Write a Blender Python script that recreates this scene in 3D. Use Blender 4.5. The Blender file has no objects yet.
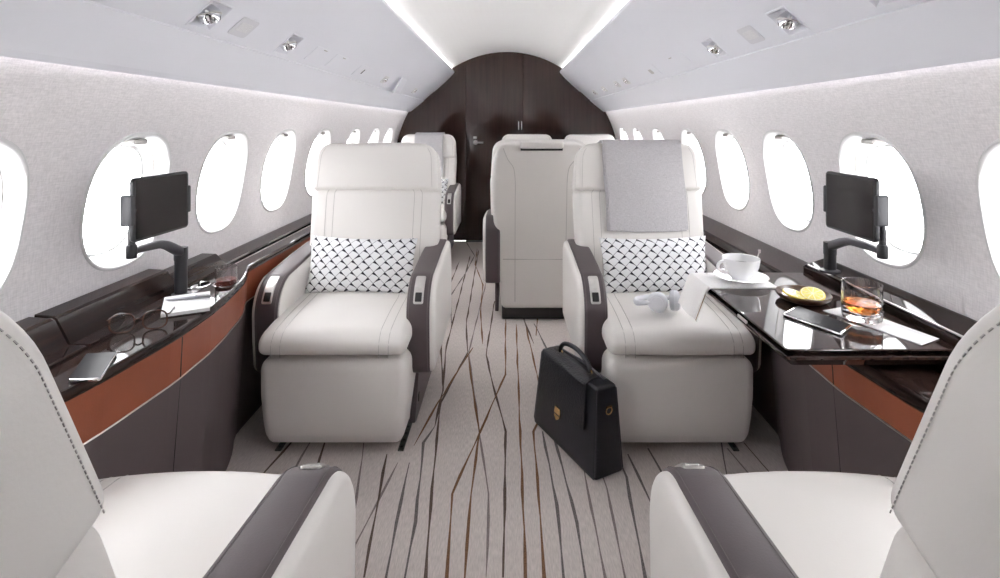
import bpy, bmesh, math, random
from math import sin, cos, pi, radians as R, sqrt, exp
from mathutils import Vector, Matrix

random.seed(7)
SC = bpy.context.scene
COL = SC.collection

# ------------------------------------------------------------------ materials
def nd(nt, typ, **kw):
    n = nt.nodes.new(typ)
    for k, v in kw.items():
        setattr(n, k, v)
    return n

def mat(name, col, rough=0.5, metal=0.0, ior=1.5, coat=0.0, trans=0.0, spec=0.5,
        noise=None, bump=None, sheen=0.0, emit=None, alpha=1.0):
    """noise=(scale, amount[, stretch xyz]) colour variation; bump=(scale, strength, dist)"""
    m = bpy.data.materials.new(name)
    m.use_nodes = True
    nt = m.node_tree
    b = nt.nodes['Principled BSDF']
    b.inputs['Base Color'].default_value = (*col, 1)
    b.inputs['Roughness'].default_value = rough
    b.inputs['Metallic'].default_value = metal
    b.inputs['IOR'].default_value = ior
    b.inputs['Coat Weight'].default_value = coat
    b.inputs['Coat Roughness'].default_value = 0.03
    b.inputs['Transmission Weight'].default_value = trans
    b.inputs['Specular IOR Level'].default_value = spec
    b.inputs['Sheen Weight'].default_value = sheen
    if emit:
        b.inputs['Emission Color'].default_value = (*emit[:3], 1)
        b.inputs['Emission Strength'].default_value = emit[3]
    tc = None
    if noise or bump:
        tc = nd(nt, 'ShaderNodeTexCoord')
    if noise:
        mp = nd(nt, 'ShaderNodeMapping')
        if len(noise) > 2:
            mp.inputs['Scale'].default_value = noise[2]
        nt.links.new(tc.outputs['Object'], mp.inputs['Vector'])
        nz = nd(nt, 'ShaderNodeTexNoise')
        nz.inputs['Scale'].default_value = noise[0]
        nz.inputs['Detail'].default_value = 4
        nt.links.new(mp.outputs[0], nz.inputs['Vector'])
        rp = nd(nt, 'ShaderNodeValToRGB')
        a = noise[1]
        rp.color_ramp.elements[0].position = 0.3
        rp.color_ramp.elements[1].position = 0.7
        rp.color_ramp.elements[0].color = tuple(c * (1 - a) for c in col) + (1,)
        rp.color_ramp.elements[1].color = tuple(min(1, c * (1 + a)) for c in col) + (1,)
        nt.links.new(nz.outputs['Fac'], rp.inputs['Fac'])
        nt.links.new(rp.outputs[0], b.inputs['Base Color'])
    if bump:
        nb = nd(nt, 'ShaderNodeTexNoise')
        nb.inputs['Scale'].default_value = bump[0]
        nb.inputs['Detail'].default_value = 3
        nt.links.new(tc.outputs['Object'], nb.inputs['Vector'])
        bp = nd(nt, 'ShaderNodeBump')
        bp.inputs['Strength'].default_value = bump[1]
        bp.inputs['Distance'].default_value = bump[2]
        nt.links.new(nb.outputs['Fac'], bp.inputs['Height'])
        nt.links.new(bp.outputs[0], b.inputs['Normal'])
    return m

def fabric_mat(name, col, scale, amt, bump=0.3):
    """woven cloth: two stretched noises crossed"""
    m = mat(name, col, rough=0.85, spec=0.2, sheen=0.2)
    nt = m.node_tree
    b = nt.nodes['Principled BSDF']
    tc = nd(nt, 'ShaderNodeTexCoord')
    outs = []
    for sc in ((0.35, 0.35, 3.0), (2.2, 2.2, 0.35)):
        mp = nd(nt, 'ShaderNodeMapping')
        mp.inputs['Scale'].default_value = sc
        nt.links.new(tc.outputs['Object'], mp.inputs['Vector'])
        nz = nd(nt, 'ShaderNodeTexNoise')
        nz.inputs['Scale'].default_value = scale
        nz.inputs['Detail'].default_value = 3
        nt.links.new(mp.outputs[0], nz.inputs['Vector'])
        outs.append(nz.outputs['Fac'])
    mx = nd(nt, 'ShaderNodeMath', operation='ADD')
    nt.links.new(outs[0], mx.inputs[0]); nt.links.new(outs[1], mx.inputs[1])
    hf = nd(nt, 'ShaderNodeMath', operation='MULTIPLY')
    hf.inputs[1].default_value = 0.5
    nt.links.new(mx.outputs[0], hf.inputs[0])
    rp = nd(nt, 'ShaderNodeValToRGB')
    rp.color_ramp.elements[0].position = 0.36
    rp.color_ramp.elements[1].position = 0.64
    rp.color_ramp.elements[0].color = tuple(c * (1 - amt) for c in col) + (1,)
    rp.color_ramp.elements[1].color = tuple(min(1, c * (1 + amt)) for c in col) + (1,)
    nt.links.new(hf.outputs[0], rp.inputs['Fac'])
    nt.links.new(rp.outputs[0], b.inputs['Base Color'])
    bp = nd(nt, 'ShaderNodeBump')
    bp.inputs['Strength'].default_value = bump
    bp.inputs['Distance'].default_value = 0.002
    nt.links.new(hf.outputs[0], bp.inputs['Height'])
    nt.links.new(bp.outputs[0], b.inputs['Normal'])
    return m

def veneer_mat(name, c0, c1, stretch, scale=9, rough=0.05, ior=1.55, coat=0.6, spec=0.5):
    m = mat(name, c0, rough=rough, ior=ior, coat=coat, spec=spec)
    nt = m.node_tree
    b = nt.nodes['Principled BSDF']
    tc = nd(nt, 'ShaderNodeTexCoord')
    mp = nd(nt, 'ShaderNodeMapping')
    mp.inputs['Scale'].default_value = stretch
    nt.links.new(tc.outputs['Object'], mp.inputs['Vector'])
    nz = nd(nt, 'ShaderNodeTexNoise')
    nz.inputs['Scale'].default_value = scale
    nz.inputs['Detail'].default_value = 6
    nz.inputs['Roughness'].default_value = 0.65
    nt.links.new(mp.outputs[0], nz.inputs['Vector'])
    rp = nd(nt, 'ShaderNodeValToRGB')
    rp.color_ramp.elements[0].position = 0.35
    rp.color_ramp.elements[1].position = 0.68
    rp.color_ramp.elements[0].color = (*c0, 1)
    rp.color_ramp.elements[1].color = (*c1, 1)
    nt.links.new(nz.outputs['Fac'], rp.inputs['Fac'])
    nt.links.new(rp.outputs[0], b.inputs['Base Color'])
    return m

def pane_mat(name, tint=(1, 1, 1), refl=0.12):
    m = bpy.data.materials.new(name)
    m.use_nodes = True
    nt = m.node_tree
    nt.nodes.clear()
    out = nd(nt, 'ShaderNodeOutputMaterial')
    tr = nd(nt, 'ShaderNodeBsdfTransparent'); tr.inputs[0].default_value = (*tint, 1)
    gl = nd(nt, 'ShaderNodeBsdfGlossy'); gl.inputs['Roughness'].default_value = 0.02
    mx = nd(nt, 'ShaderNodeMixShader')
    mx.inputs[0].default_value = refl
    nt.links.new(tr.outputs[0], mx.inputs[1])
    nt.links.new(gl.outputs[0], mx.inputs[2])
    nt.links.new(mx.outputs[0], out.inputs[0])
    return m

def pillow_mat(name):
    m = mat(name, (0.8, 0.8, 0.8), rough=0.8, spec=0.2)
    nt = m.node_tree
    b = nt.nodes['Principled BSDF']
    L = nt.links.new
    tc = nd(nt, 'ShaderNodeTexCoord')
    sp = nd(nt, 'ShaderNodeSeparateXYZ'); L(tc.outputs['Object'], sp.inputs[0])
    def M(op, a, b_=None, c=None):
        n = nd(nt, 'ShaderNodeMath', operation=op)
        for i, v in enumerate((a, b_, c)):
            if v is None: continue
            if isinstance(v, (int, float)): n.inputs[i].default_value = v
            else: L(v, n.inputs[i])
        return n.outputs[0]
    k = 1 / 0.0455
    x = M('MULTIPLY', sp.outputs['X'], k)
    z = M('MULTIPLY', sp.outputs['Z'], k)
    fp = M('FRACT', M('ADD', M('ADD', x, z), 50.0))
    fq = M('FRACT', M('ADD', M('SUBTRACT', z, x), 50.0))
    # wedges along the two upper sides of every lozenge, black and grey side swapping row by row
    par = M('MODULO', M('ADD', M('FLOOR', M('ADD', M('ADD', x, z), 50.0)), M('FLOOR', M('ADD', M('SUBTRACT', z, x), 50.0))), 2.0)
    ipar = M('SUBTRACT', 1.0, par)
    def wedge_w(c, k): return M('ADD', 0.035, M('MULTIPLY', M('POWER', c, 1.6), k))
    e1 = M('GREATER_THAN', M('ADD', fp, wedge_w(fq, 0.34)), 1.0)
    e2 = M('GREATER_THAN', M('ADD', fq, wedge_w(fp, 0.34)), 1.0)
    t1 = M('GREATER_THAN', fp, 0.93)
    t2 = M('GREATER_THAN', fq, 0.93)
    w1 = M('MAXIMUM', M('MULTIPLY', e1, par), M('MULTIPLY', e2, ipar))
    w2 = M('MULTIPLY', M('MAXIMUM', t1, t2), 0.8)
    rp = nd(nt, 'ShaderNodeMix', data_type='RGBA')
    rp.inputs[6].default_value = (0.80, 0.81, 0.82, 1)
    rp.inputs[7].default_value = (0.028, 0.026, 0.04, 1)
    L(w1, rp.inputs[0])
    r2 = nd(nt, 'ShaderNodeMix', data_type='RGBA')
    r2.inputs[7].default_value = (0.22, 0.215, 0.25, 1)
    L(w2, r2.inputs[0])
    r2.inputs[6].default_value = (0.82, 0.83, 0.84, 1)
    L(r2.outputs[2], rp.inputs[6])
    L(rp.outputs[2], b.inputs['Base Color'])
    return m

M = {}
M['leather'] = mat('white_leather', (0.75, 0.725, 0.695), rough=0.42, noise=(3, 0.02), bump=(260, 0.10, 0.002))
M['seam'] = mat('seam_thread', (0.47, 0.45, 0.43), rough=0.8)
M['taupe'] = mat('taupe_leather', (0.084, 0.065, 0.069), rough=0.42, noise=(6, 0.05), bump=(300, 0.12, 0.002))
M['taupe_seam'] = mat('taupe_thread', (0.17, 0.15, 0.15), rough=0.8)
M['panel'] = mat('taupe_panel', (0.088, 0.067, 0.068), rough=0.5, bump=(300, 0.08, 0.001))
M['orange'] = mat('cognac_leather', (0.27, 0.072, 0.034), rough=0.42, noise=(9, 0.10), bump=(250, 0.12, 0.002))
M['dark'] = mat('dark_plastic', (0.016, 0.014, 0.015), rough=0.45)
M['black'] = mat('black_plastic', (0.018, 0.018, 0.021), rough=0.36)
M['grip'] = mat('charcoal_plastic', (0.045, 0.045, 0.052), rough=0.45)
M['veneer'] = veneer_mat('gloss_veneer', (0.013, 0.0075, 0.007), (0.034, 0.019, 0.015), (14, 0.7, 14), 3.0, coat=0.0, ior=1.42, spec=0.3)
M['bulk'] = veneer_mat('bulkhead_veneer', (0.030, 0.0155, 0.0135), (0.046, 0.025, 0.021), (22, 22, 0.7), 2.2, rough=0.03, ior=1.45, coat=0.5)
M['table'] = veneer_mat('table_veneer', (0.018, 0.010, 0.009), (0.042, 0.026, 0.021), (14, 0.7, 14), 3.0, coat=0.15, ior=1.5)
M['wall'] = fabric_mat('wall_cloth', (0.80, 0.775, 0.785), 110, 0.10, 0.28)
M['throw'] = fabric_mat('grey_wool', (0.49, 0.475, 0.485), 220, 0.16, 0.5)
M['plastic'] = mat('white_trim', (0.81, 0.82, 0.875), rough=0.42, noise=(1.5, 0.015))
M['ceiling'] = mat('ceiling_white', (0.85, 0.85, 0.85), rough=0.5, noise=(1.0, 0.01))
M['frame'] = mat('window_white', (0.70, 0.70, 0.70), rough=0.3, noise=(3, 0.01))
M['shade'] = mat('window_shade', (0.50, 0.48, 0.46), rough=0.6, noise=(8, 0.04, (1, 1, 6)))
M['pane'] = pane_mat('window_pane', (1, 1, 1), 0.04)
M['metal'] = mat('satin_metal', (0.62, 0.60, 0.58), rough=0.28, metal=1.0, noise=(40, 0.08))
M['pen'] = mat('pen_metal', (0.30, 0.30, 0.32), rough=0.3, metal=1.0)
M['chrome'] = mat('chrome', (0.75, 0.75, 0.76), rough=0.08, metal=1.0)
M['gold'] = mat('brass', (0.80, 0.55, 0.25), rough=0.22, metal=1.0)
M['track'] = mat('track_metal', (0.12, 0.13, 0.12), rough=0.4, metal=0.7, noise=(60, 0.3))
M['cove'] = mat('cove_lamp', (1, 1, 1), emit=(1.0, 0.96, 0.86, 22.0))
M['cove2'] = mat('wall_wash_lamp', (1, 1, 1), emit=(1.0, 0.98, 0.95, 7.0))
M['screen'] = mat('dark_screen', (0.022, 0.019, 0.020), rough=0.10, spec=0.5)
M['glass_screen'] = mat('phone_screen', (0.02, 0.02, 0.022), rough=0.3, spec=0.04)
M['bag'] = mat('black_leather', (0.014, 0.014, 0.019), rough=0.30, bump=(380, 0.25, 0.002))
M['china'] = mat('white_china', (0.92, 0.92, 0.93), rough=0.12, coat=0.6)
M['linen'] = fabric_mat('white_linen', (0.90, 0.89, 0.88), 400, 0.04, 0.3)
M['linen_hem'] = mat('tan_hem', (0.42, 0.27, 0.12), rough=0.8)
M['paper'] = mat('white_paper', (0.70, 0.70, 0.71), rough=0.7)
M['wood'] = veneer_mat('dish_wood', (0.045, 0.024, 0.012), (0.13, 0.07, 0.035), (6, 6, 30), 8.0, rough=0.35, ior=1.4)
M['glass'] = mat('clear_glass', (1, 1, 1), rough=0.0, trans=1.0, ior=1.45)
M['whiskey'] = mat('amber_drink', (0.95, 0.30, 0.045), rough=0.0, trans=1.0, ior=1.34)
M['redwine'] = mat('red_drink', (0.35, 0.035, 0.02), rough=0.05, trans=0.6, ior=1.34)
M['coffee'] = mat('coffee', (0.05, 0.025, 0.012), rough=0.1)
M['peel'] = mat('lemon_peel', (0.90, 0.72, 0.08), rough=0.4)
M['pith'] = mat('lemon_pith', (0.90, 0.85, 0.60), rough=0.5)
M['pulp'] = mat('lemon_pulp', (0.93, 0.80, 0.26), rough=0.25, noise=(300, 0.15))
M['tort'] = mat('tortoise', (0.055, 0.026, 0.018), rough=0.15, noise=(60, 0.6))
M['phones'] = mat('headphone_plastic', (0.74, 0.75, 0.79), rough=0.35)
M['phones_pad'] = mat('headphone_pad', (0.60, 0.61, 0.65), rough=0.6)
M['pillow'] = pillow_mat('lozenge_cloth')
M['carpet'] = mat('carpet_wool', (0.60, 0.545, 0.515), rough=0.95, spec=0.05, noise=(160, 0.14, (2.2, .25, 1)), bump=(420, 0.5, 0.003))
M['cl0'] = mat('carpet_line_brown', (0.124, 0.091, 0.075), rough=0.95, spec=0.05, noise=(300, 0.35))
M['cl1'] = mat('carpet_line_rust', (0.195, 0.111, 0.065), rough=0.95, spec=0.05, noise=(300, 0.35))
M['cl2'] = mat('carpet_line_grey', (0.163, 0.143, 0.14), rough=0.95, spec=0.05, noise=(300, 0.35))
M['cl3'] = mat('carpet_line_pale', (0.235, 0.20, 0.19), rough=0.95, spec=0.05, noise=(300, 0.25))

# ------------------------------------------------------------------ mesh builder
class MB:
    def __init__(s):
        s.v = []; s.f = []; s.m = []; s.sm = []
    def add(s, vs, fs, m=0, smooth=True):
        o = len(s.v)
        s.v += [tuple(p) for p in vs]
        for f in fs:
            s.f.append(tuple(i + o for i in f)); s.m.append(m); s.sm.append(smooth)
        return s
    def build(s, name, mats, parent=None, loc=None, rotz=0.0):
        me = bpy.data.meshes.new(name)
        me.from_pydata(s.v, [], s.f)
        if not isinstance(mats, (list, tuple)):
            mats = [mats]
        for x in mats:
            me.materials.append(x)
        for i, p in enumerate(me.polygons):
            p.material_index = s.m[i]; p.use_smooth = s.sm[i]
        bm = bmesh.new(); bm.from_mesh(me)
        bmesh.ops.recalc_face_normals(bm, faces=bm.faces)
        for e in bm.edges:
            if len(e.link_faces) == 2 and e.calc_face_angle(0) > R(42): e.smooth = False
        bm.to_mesh(me); bm.free()
        o = bpy.data.objects.new(name, me)
        COL.objects.link(o)
        if parent: o.parent = parent
        if loc: o.location = loc
        if rotz: o.rotation_euler[2] = rotz
        return o
    # ---- rounded box with deformation
    def rbox(s, c, h, r, k=4, n=(4, 4, 4), D=None, m=0):
        if isinstance(r, (int, float)): r = (r, r, r)
        r = tuple(min(r[i], h[i]) for i in range(3))
        ax = []
        for i in range(3):
            a = []
            for j in range(k + 1): a.append(-h[i] + r[i] * (1 - cos(0.5 * pi * j / k)) if False else -h[i] + r[i] * j / k)
            inner = 2 * (h[i] - r[i])
            if inner > 1e-6:
                for j in range(1, n[i]): a.append(-h[i] + r[i] + inner * j / n[i])
                a.append(h[i] - r[i])
            for j in range(1, k + 1): a.append(h[i] - r[i] + r[i] * j / k)
            ax.append(a)
        N = [len(a) - 1 for a in ax]
        idx = {}; vs = []; fs = []
        def vert(i, j, l):
            key = (i, j, l)
            if key not in idx:
                p = (ax[0][i], ax[1][j], ax[2][l])
                q = [max(-h[t] + r[t], min(h[t] - r[t], p[t])) for t in range(3)]
                d = [(p[t] - q[t]) / r[t] if r[t] > 0 else 0 for t in range(3)]
                L = sqrt(sum(x * x for x in d))
                if L > 1e-9:
                    d = [x / L for x in d]
                    mx = 1.0
                    p = [q[t] + r[t] * d[t] for t in range(3)]
                p = (p[0] + c[0], p[1] + c[1], p[2] + c[2])
                if D: p = D(*p)
                idx[key] = len(vs); vs.append(p)
            return idx[key]
        for a, b_, cst in ((0, 1, 2), (0, 2, 1), (1, 2, 0)):
            for side in (0, N[cst]):
                for i in range(N[a]):
                    for j in range(N[b_]):
                        q = []
                        for (di, dj) in ((0, 0), (1, 0), (1, 1), (0, 1)):
                            t = [0, 0, 0]; t[a] = i + di; t[b_] = j + dj; t[cst] = side
                            q.append(vert(*t))
                        fs.append(q)
        return s.add(vs, fs, m)
    # ---- padded slab: outline in (u,v), thickness along w
    def pad(s, outline, w0, w1, er, D, bulge=0.0, ek=4, rings=5, backbulge=0.0, m=0):
        n = len(outline)
        cx = sum(p[0] for p in outline) / n; cy = sum(p[1] for p in outline) / n
        nrm = []
        for i in range(n):
            a = outline[i - 1]; b = outline[(i + 1) % n]
            tx, ty = b[0] - a[0], b[1] - a[1]
            L = sqrt(tx * tx + ty * ty) or 1
            nx, ny = ty / L, -tx / L
            nrm.append((nx, ny))
        area = sum(outline[i - 1][0] * outline[i][1] - outline[i][0] * outline[i - 1][1] for i in range(n))
        sg = 1 if area > 0 else -1
        loops = []
        for j in range(rings - 1, -1, -1):           # back face from the middle out
            if j == 0: continue
            sc_ = 1 - j / rings
            loops.append((er, sc_, w0))
        for j in range(ek + 1):
            a = 0.5 * pi * j / ek
            loops.append((er * (1 - sin(a)), 1, w0 + er * (1 - cos(a))))
        for j in range(ek + 1):
            a = 0.5 * pi * j / ek
            loops.append((er * (1 - cos(a)), 1, w1 - er + er * sin(a)))
        for j in range(1, rings):
            sc_ = 1 - j / rings
            loops.append((er, sc_, w1))
        vs = []; fs = []
        hu = max(abs(p[0] - cx) for p in outline); hv = max(abs(p[1] - cy) for p in outline)
        D0 = D
        def D(x, y, w):
            k = max(0.0, 1 - ((x - cx) / hu) ** 2) * max(0.0, 1 - ((y - cy) / hv) ** 2)
            if w > w1 - 1e-6: w += bulge * k
            elif w < w0 + 1e-6: w -= backbulge * k
            return D0(x, y, w)
        for (ins, sc_, w) in loops:
            for i in range(n):
                x = outline[i][0] - sg * nrm[i][0] * ins
                y = outline[i][1] - sg * nrm[i][1] * ins
                vs.append(D(cx + (x - cx) * sc_, cy + (y - cy) * sc_, w))
        for j in range(len(loops) - 1):
            for i in range(n):
                i2 = (i + 1) % n
                fs.append((j * n + i, j * n + i2, (j + 1) * n + i2, (j + 1) * n + i))
        vs.append(D(cx, cy, w0)); b0 = len(vs) - 1
        vs.append(D(cx, cy, w1)); b1 = len(vs) - 1
        last = (len(loops) - 1) * n
        for i in range(n):
            fs.append((b0, (i + 1) % n, i)); fs.append((b1, last + i, last + (i + 1) % n))
        s.add(vs, fs, m)
        nb = (rings - 1) * n; ne = (len(loops) - 1) * n
        o = len(s.sm) - len(fs)
        for i in range(len(fs)):
            back = i < nb or (i >= ne and (i - ne) % 2 == 0)
            front = ne - nb <= i < ne or (i >= ne and (i - ne) % 2 == 1)
            if (back and backbulge == 0) or (front and bulge == 0): s.sm[o + i] = False
        return s
    def slab(s, hwf, v0, v1, w0, w1, er, D, nu=10, nv=22, bulge=0.0, backbulge=0.0, m=0):
        vc, H, wc, Wh = (v0 + v1) / 2, (v1 - v0) / 2, (w0 + w1) / 2, (w1 - w0) / 2
        W = max(hwf(v0 + (v1 - v0) * i / 40) for i in range(41))
        def Q(u, v, w):
            k = max(0, 1 - (u / W) ** 2) * max(0, 1 - ((v - vc) / H) ** 2)
            t = (w - wc) / Wh
            w += bulge * k * max(0, t) - backbulge * k * max(0, -t)
            return D(u * hwf(v) / W, v, w)
        s.rbox((0, vc, wc), (W, H, Wh), (er, er, min(er, Wh)), 5, (nu, nv, 2), Q, m)
        return lambda f, v, side=1, off=0.0: Q(f * W, v, (w1 + off) if side > 0 else (w0 - off))
    def tube(s, pts, r, k=8, m=0, closed=False, cap=True, taper=None):
        pts = [Vector(p) for p in pts]
        n = len(pts); vs = []; fs = []
        up = Vector((0.123, 0.217, 0.97)).normalized()
        prev = None
        for i, p in enumerate(pts):
            if closed: t = pts[(i + 1) % n] - pts[i - 1]
            else: t = pts[min(i + 1, n - 1)] - pts[max(i - 1, 0)]
            t.normalize()
            if prev is None:
                a = t.cross(up)
                if a.length < 1e-4: a = t.cross(Vector((1, 0, 0)))
            else:
                a = prev - t * prev.dot(t)
            a.normalize(); prev = a
            b = t.cross(a)
            rr = taper(i / max(1, n - 1)) * r if taper else r
            for j in range(k):
                an = 2 * pi * j / k
                vs.append(p + a * cos(an) * rr + b * sin(an) * rr)
        for i in range(n if closed else n - 1):
            for j in range(k):
                i2 = (i + 1) % n; j2 = (j + 1) % k
                fs.append((i * k + j, i * k + j2, i2 * k + j2, i2 * k + j))
        if not closed and cap:
            fs.append(tuple(range(k))[::-1]); fs.append(tuple((n - 1) * k + j for j in range(k)))
        return s.add(vs, fs, m)
    def lathe(s, prof, c=(0, 0, 0), seg=40, m=0, rm=None, D=None, smooth=True):
        """prof: list of (r,z); closed at axis where r=0"""
        vs = []; fs = []; rows = []
        for (r, z) in prof:
            if r < 1e-7:
                rows.append([len(vs)]); vs.append((0, 0, z))
            else:
                row = []
                for j in range(seg):
                    a = 2 * pi * j / seg
                    rr = r * (rm(a, z) if rm else 1)
                    row.append(len(vs)); vs.append((rr * cos(a), rr * sin(a), z))
                rows.append(row)
        for a, b in zip(rows, rows[1:]):
            for j in range(seg):
                j2 = (j + 1) % seg
                if len(a) == 1 and len(b) == 1: continue
                if len(a) == 1: fs.append((a[0], b[j], b[j2]))
                elif len(b) == 1: fs.append((a[j], a[j2], b[0]))
                else: fs.append((a[j], a[j2], b[j2], b[j]))
        vs = [(x + c[0], y + c[1], z + c[2]) for x, y, z in vs]
        if D: vs = [D(*p) for p in vs]
        return s.add(vs, fs, m, smooth)
    def prism(s, poly, D, t0, t1, m=0, smooth=False):
        """poly of (a,b); D(a,b,t)"""
        n = len(poly)
        vs = [D(a, b, t0) for a, b in poly] + [D(a, b, t1) for a, b in poly]
        fs = [tuple(range(n))[::-1], tuple(range(n, 2 * n))]
        s.add(vs, fs, m, False)
        o = len(s.v) - 2 * n
        for i in range(n):
            j = (i + 1) % n
            s.f.append((o + i, o + j, o + n + j, o + n + i)); s.m.append(m); s.sm.append(smooth)
        return s
    def sheet(s, grid, th, m=0, nrm=None):
        """grid[i][j] of points -> solid sheet of thickness th"""
        ni, nj = len(grid), len(grid[0])
        G = [[Vector(p) for p in row] for row in grid]
        N = [[None] * nj for _ in range(ni)]
        for i in range(ni):
            for j in range(nj):
                du = G[min(i + 1, ni - 1)][j] - G[max(i - 1, 0)][j]
                dv = G[i][min(j + 1, nj - 1)] - G[i][max(j - 1, 0)]
                N[i][j] = du.cross(dv).normalized()
        vs = []
        for sgn in (0.0, 1.0):
            for i in range(ni):
                for j in range(nj):
                    vs.append(G[i][j] + N[i][j] * th * sgn)
        fs = []
        q = ni * nj
        for i in range(ni - 1):
            for j in range(nj - 1):
                a, b, c, d = i * nj + j, (i + 1) * nj + j, (i + 1) * nj + j + 1, i * nj + j + 1
                fs.append((a, b, c, d)); fs.append((q + d, q + c, q + b, q + a))
        for i in range(ni - 1):
            for j in (0, nj - 1):
                a, b = i * nj + j, (i + 1) * nj + j
                fs.append((a, b, q + b, q + a))
        for j in range(nj - 1):
            for i in (0, ni - 1):
                a, b = i * nj + j, i * nj + j + 1
                fs.append((a, b, q + b, q + a))
        return s.add(vs, fs, m)

def rrect(w, h, r, k=5, cx=0.0, cy=0.0, sub=3):
    """rounded rectangle outline; w,h half sizes, r: radius or (bl,br,tr,tl); counter-clockwise"""
    if isinstance(r, (int, float)): r = (r,) * 4
    out = []
    cs = [(-w, -h, pi), (w, -h, 1.5 * pi), (w, h, 0), (-w, h, 0.5 * pi)]
    arcs = []
    for (x, y, a0), rr in zip(cs, r):
        ox = x + (rr if x < 0 else -rr); oy = y + (rr if y < 0 else -rr)
        arcs.append([(ox + rr * cos(a0 + 0.5 * pi * j / k), oy + rr * sin(a0 + 0.5 * pi * j / k)) for j in range(k + 1)])
    for i in range(4):
        out += arcs[i]
        a = arcs[i][-1]; b = arcs[(i + 1) % 4][0]
        for j in range(1, sub):
            out.append((a[0] + (b[0] - a[0]) * j / sub, a[1] + (b[1] - a[1]) * j / sub))
    return [(x + cx, y + cy) for x, y in out]

def smoothpath(pts, n=8):
    """Catmull-Rom through pts"""
    P = [Vector(p) for p in pts]
    P = [P[0] * 2 - P[1]] + P + [P[-1] * 2 - P[-2]]
    out = []
    for i in range(1, len(P) - 2):
        for j in range(n):
            t = j / n
            a, b, c, d = P[i - 1], P[i], P[i + 1], P[i + 2]
            out.append(0.5 * ((2 * b) + (c - a) * t + (2 * a - 5 * b + 4 * c - d) * t * t + (3 * b - a - 3 * c + d) * t ** 3))
    out.append(P[-2])
    return out

def thing(name, label, cat, loc=(0, 0, 0), rotz=0.0, group=None, scale=None):
    o = bpy.data.objects.new(name, None)
    o.empty_display_size = 0.1
    COL.objects.link(o)
    o.location = loc; o.rotation_euler = (0, 0, rotz)
    if scale: o.scale = scale
    o['label'] = label; o['category'] = cat
    if group: o['group'] = group
    return o

def tag(o, label, cat, group=None):
    o['label'] = label; o['category'] = cat
    if group: o['group'] = group
    return o

def struct(o):
    o['kind'] = 'structure'
    return o

def dup(root, loc, rotz, label, group=None, scale=None):
    r = root.copy(); COL.objects.link(r)
    r.location = loc; r.rotation_euler = (0, 0, rotz)
    if scale: r.scale = scale
    r['label'] = label
    if group: r['group'] = group
    for ch in list(root.children):
        c = ch.copy(); COL.objects.link(c); c.parent = r
        for g in list(ch.children):
            d = g.copy(); COL.objects.link(d); d.parent = c
    return r

def cut(o, cutter):
    md = o.modifiers.new('cut', 'BOOLEAN')
    md.operation = 'DIFFERENCE'; md.solver = 'EXACT'; md.object = cutter
    dg = bpy.context.evaluated_depsgraph_get()
    dg.update()
    me = bpy.data.meshes.new_from_object(o.evaluated_get(dg))
    o.modifiers.clear()
    o.data = me
    cm = cutter.data
    bpy.data.objects.remove(cutter); bpy.data.meshes.remove(cm)

XYZ = lambda x, y, z: (x, y, z)

# ------------------------------------------------------------------ camera
EYE = 1.18
F = 520.0
cam = bpy.data.cameras.new('camera')
cam.sensor_width = 36.0
cam.lens = F / 1000 * 36.0
cam.shift_x = -0.007
cam.shift_y = -0.164
cam.clip_start = 0.02
co = bpy.data.objects.new('camera', cam)
COL.objects.link(co)
co.location = (0, 0, EYE)
co.rotation_euler = (pi / 2, 0, 0)
SC.camera = co

def onz(px, py, z):
    """point of the horizontal plane at height z seen at photograph pixel px,py (measured from the photo)"""
    d = (EYE - z) * F / (py - 125.0)
    return ((px - 507.0) * d / F, d, z)

# ------------------------------------------------------------------ shell of the cabin
Y0, Y1 = -2.7, 5.30
ZC, RAD = 0.76, 1.145
def wall_x(z):
    return sqrt(RAD ** 2 - (z - ZC) ** 2) if z > ZC else RAD

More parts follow.
